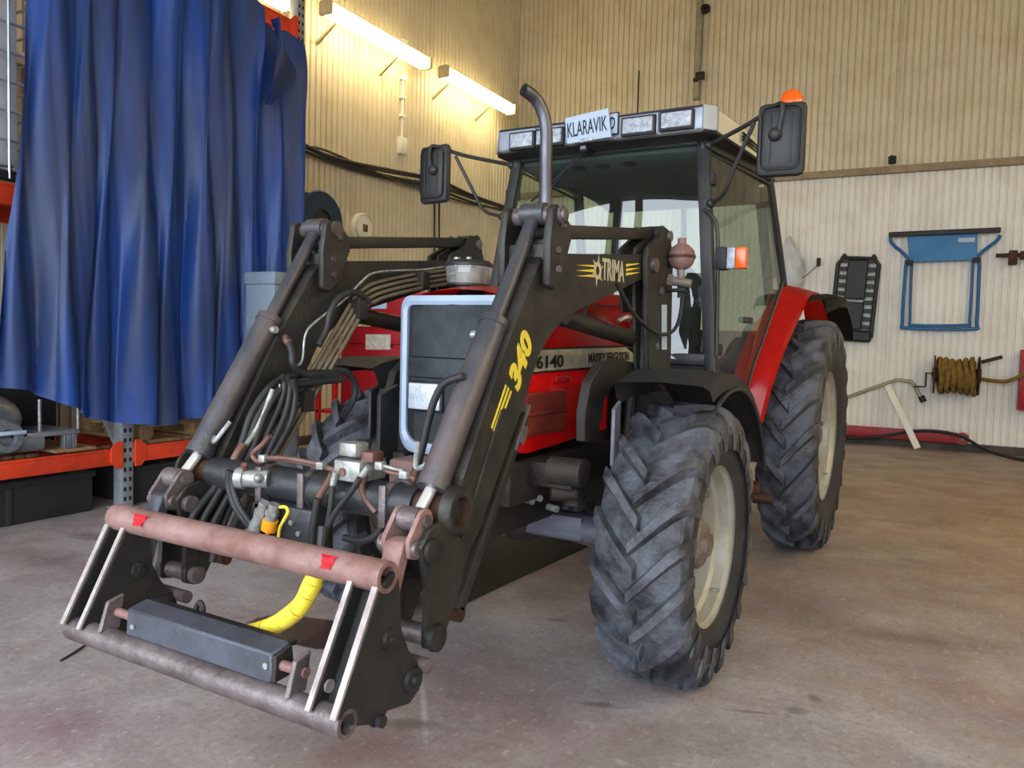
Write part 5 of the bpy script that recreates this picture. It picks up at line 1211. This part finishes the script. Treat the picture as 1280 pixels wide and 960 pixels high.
# black hoses on the left arm
hose('black_hose', [(-0.45,-1.026,1.359),(-0.41,-1.033,1.342),(-0.38,-1.042,1.302),(-0.37,-1.047,1.265),(-0.37,-1.019,1.233),(-0.37,-0.958,1.217),(-0.37,-0.883,1.224),(-0.37,-0.804,1.232),(-0.37,-0.73,1.202),(-0.37,-0.71,1.144),(-0.37,-0.737,1.088),(-0.37,-0.782,1.053)], .0135)
hose('brown_hose_end', [(-0.455,-1.029,1.365),(-0.43,-1.029,1.353),(-0.4,-1.034,1.331)], .016, M_copper)
hose('black_hose', [(-0.36,-0.929,1.327),(-0.36,-0.888,1.388),(-0.36,-0.868,1.455),(-0.36,-0.822,1.512),(-0.36,-0.75,1.538),(-0.36,-0.684,1.527),(-0.36,-0.645,1.504)], .0125)
for k in range(5):
    P = [(-0.385,-0.806,1.216),(-0.385,-0.955,1.213),(-0.385,-1.111,1.188),(-0.385,-1.207,1.103),(-0.385,-1.275,0.987),(-0.385,-1.359,0.868),(-0.385,-1.439,0.773),(-0.385,-1.469,0.709)]
    P = [V(q)+V(.014*(k % 3), .020*k*(i/7) + .010*math.sin(i*1.7+k), -.016*k*(.3+i/7)+.012*math.sin(i*1.3+k*2)) for i, q in enumerate(P)]
    hose('black_hose', P, .0125)
for k in range(3):
    P = [(-0.35,-1.118,1.219),(-0.35,-1.103,1.173),(-0.35,-1.124,1.1),(-0.35,-1.174,1.031),(-0.35,-1.223,0.958)]
    hose('black_hose', [V(q)+V(.012*k,.014*k,-.014*k+.02*math.sin(i+k)) for i, q in enumerate(P)], .0115)
hose('white_pipe', [(-0.36,-1.149,1.171),(-0.36,-1.187,1.095),(-0.36,-1.229,1.026),(-0.36,-1.263,0.988)], .0095, M_zinc)
hose('brown_hose_end', [(-0.35,-1.285,0.992),(-0.35,-1.311,0.965),(-0.35,-1.331,0.932),(-0.35,-1.34,0.907)], .012, M_copper)
hose('black_hose', [(-0.279,-1.4,0.928),(-0.282,-1.4,0.881),(-0.259,-1.4,0.827),(-0.214,-1.4,0.782),(-0.163,-1.4,0.749),(-0.12,-1.4,0.72)], .0115)
hose('black_hose', [(-0.237,-1.42,0.93),(-0.24,-1.42,0.884),(-0.214,-1.42,0.831),(-0.173,-1.42,0.792),(-0.127,-1.42,0.758)], .0105)
hose('rusty_pipe', [(-0.109,-1.39,1.052),(-0.143,-1.39,1.021),(-0.182,-1.39,0.992),(-0.178,-1.39,0.975),(-0.149,-1.39,0.968),(-0.101,-1.39,0.983),(0.008,-1.39,0.984),(0.105,-1.39,0.98),(0.174,-1.39,0.973)], .0085, M_copper)
hose('rusty_pipe', [(-0.125,-1.4,0.984),(-0.022,-1.4,0.992),(0.102,-1.4,0.988)], .007, M_copper)
hose('rusty_pipe', [(0.322,-1.39,1.001),(0.362,-1.39,0.991),(0.41,-1.39,0.988),(0.451,-1.39,0.981)], .007, M_copper)
hose('steel_pipe', [(0.319,-1.4,1.011),(0.376,-1.4,1.005),(0.418,-1.4,1.001)], .0055, M_zinc)
for q in [(-0.125,-1.4,0.982),(0.115,-1.4,0.985),(0.421,-1.4,0.992),(0.336,-1.4,1.008)]:
    b = MB(); b.box(q[0]-.013, q[0]+.013, q[1]-.012, q[1]+.012, q[2]-.011, q[2]+.011, .003); b.build('pipe_union', M_zinc, F)
# hoses over the middle of the tube
hose('grey_hose_end', [(0.18,-1.41,0.974),(0.174,-1.41,0.955),(0.169,-1.41,0.926)], .010, M_zinc)
hose('black_hose', [(0.187,-1.43,0.936),(0.182,-1.43,0.885),(0.171,-1.43,0.825),(0.16,-1.43,0.761),(0.149,-1.43,0.717)], .0085)
hose('grey_hose_end', [(0.302,-1.41,1.001),(0.282,-1.41,0.978),(0.267,-1.41,0.963)], .010, M_zinc)
hose('black_hose', [(0.296,-1.44,0.973),(0.26,-1.44,0.924),(0.21,-1.44,0.867),(0.175,-1.44,0.805),(0.161,-1.44,0.744),(0.153,-1.44,0.691)], .0088)
hose('brown_hose_end', [(0.168,-1.41,0.968),(0.15,-1.41,0.938),(0.126,-1.41,0.907),(0.113,-1.41,0.887)], .011, M_copper)
hose('black_hose', [(0.123,-1.42,0.892),(0.112,-1.42,0.838),(0.103,-1.42,0.783),(0.101,-1.42,0.725)], .0125)
hose('brown_hose_end', [(0.268,-1.38,0.968),(0.254,-1.38,0.939),(0.26,-1.38,0.91),(0.285,-1.38,0.885),(0.306,-1.38,0.869)], .0085, M_copper)
hose('black_hose', [(0.289,-1.36,0.868),(0.31,-1.36,0.843),(0.308,-1.36,0.815),(0.279,-1.36,0.788),(0.231,-1.36,0.771),(0.17,-1.36,0.771)], .011)
hose('black_hose', [(0.487,-1.22,1.261),(0.448,-1.22,1.249),(0.412,-1.22,1.229),(0.385,-1.22,1.185),(0.366,-1.22,1.125),(0.345,-1.22,1.039),(0.326,-1.22,0.975)], .0115)
hose('brown_hose_end', [(0.341,-1.24,0.984),(0.335,-1.24,0.959),(0.327,-1.24,0.934)], .013, M_copper)
# right arm: hose from under the arm to the accumulator by the mast
hose('black_hose', [(0.6,-0.396,1.594),(0.6,-0.322,1.546),(0.6,-0.209,1.485),(0.6,-0.063,1.439),(0.6,0.113,1.411),(0.6,0.279,1.432),(0.6,0.36,1.499),(0.6,0.382,1.598),(0.6,0.374,1.655)], .0085)
hose('black_hose', [(0.47,-0.343,1.576),(0.47,-0.354,1.529),(0.47,-0.379,1.476),(0.47,-0.384,1.446)], .007)
c = (0.616,0.3,1.758)
b = MB(); b.ball(c, .060, (1,.95,1.0), 24); b.cyl((c[0],c[1],c[2]+.05), (c[0],c[1],c[2]+.082), .019); ac = b.build('accumulator', M_rust, F, 'brown ball shaped pressure accumulator')
b = MB(); b.lathe(c, (0,0,1), [(.058,-.006),(.0625,-.006),(.0625,.006),(.058,.006)], 28, True); b.build('weld_seam', M_rustd, ac)
b = MB(); b.cyl((c[0],c[1],c[2]-.05), (c[0],c[1],c[2]-.10), .018); b.cyl((c[0]-.045,c[1]-.02,c[2]-.105), (c[0]+.05,c[1]+.0,c[2]-.12), .020); b.cyl((c[0]-.052,c[1]-.022,c[2]-.104), (c[0]-.030,c[1]-.018,c[2]-.107), .028, n=6); b.each('accumulator_valve', M_hub, ac)
b = MB(); b.box(.56, c[0]+.03, .27, .31, c[2]-.155, c[2]-.140, .003); b.cyl((c[0],c[1],c[2]-.12),(c[0],c[1],c[2]-.18),.012); b.build('accumulator_bracket', M_blackd, ac)
b = MB(); q = [(0.57,0.194,1.541),(0.57,0.256,1.544),(0.57,0.28,1.346),(0.57,0.216,1.346)]; b.prism(q, (.003,0,0)); b.build('white_strip', M_white, F)

# ------------------------------------------------------------------ the floor under the tractor
M_mat = mat('oily_black_matting', (.115,.11,.10), .85, 0, (.22,.20,.17), .5, 8, 1.0, bscale=70)
q = [(-0.396,1.659),(-0.436,0.713),(-0.442,0.218),(-0.666,0.41),(-0.919,0.903),(-1.116,1.443),(-0.798,1.79)]
b = MB(); b.prism([(x, y, .0) for x, y in q], (0,0,.010), .003); b.build('oil_mat', M_mat, label='oily black mat on the floor under the front axle', cat='mat')
q = [(-1.414,-1.287),(-1.51,-1.106)]
b = MB(); b.tube([(q[0][0], q[0][1], .004), ((q[0][0]+q[1][0])/2+.01, (q[0][1]+q[1][1])/2, .006), (q[1][0], q[1][1], .004)], .005, 6); b.build('bent_wire', M_rustd, label='thin rusty wire scrap on the floor left of the hitch', cat='wire')
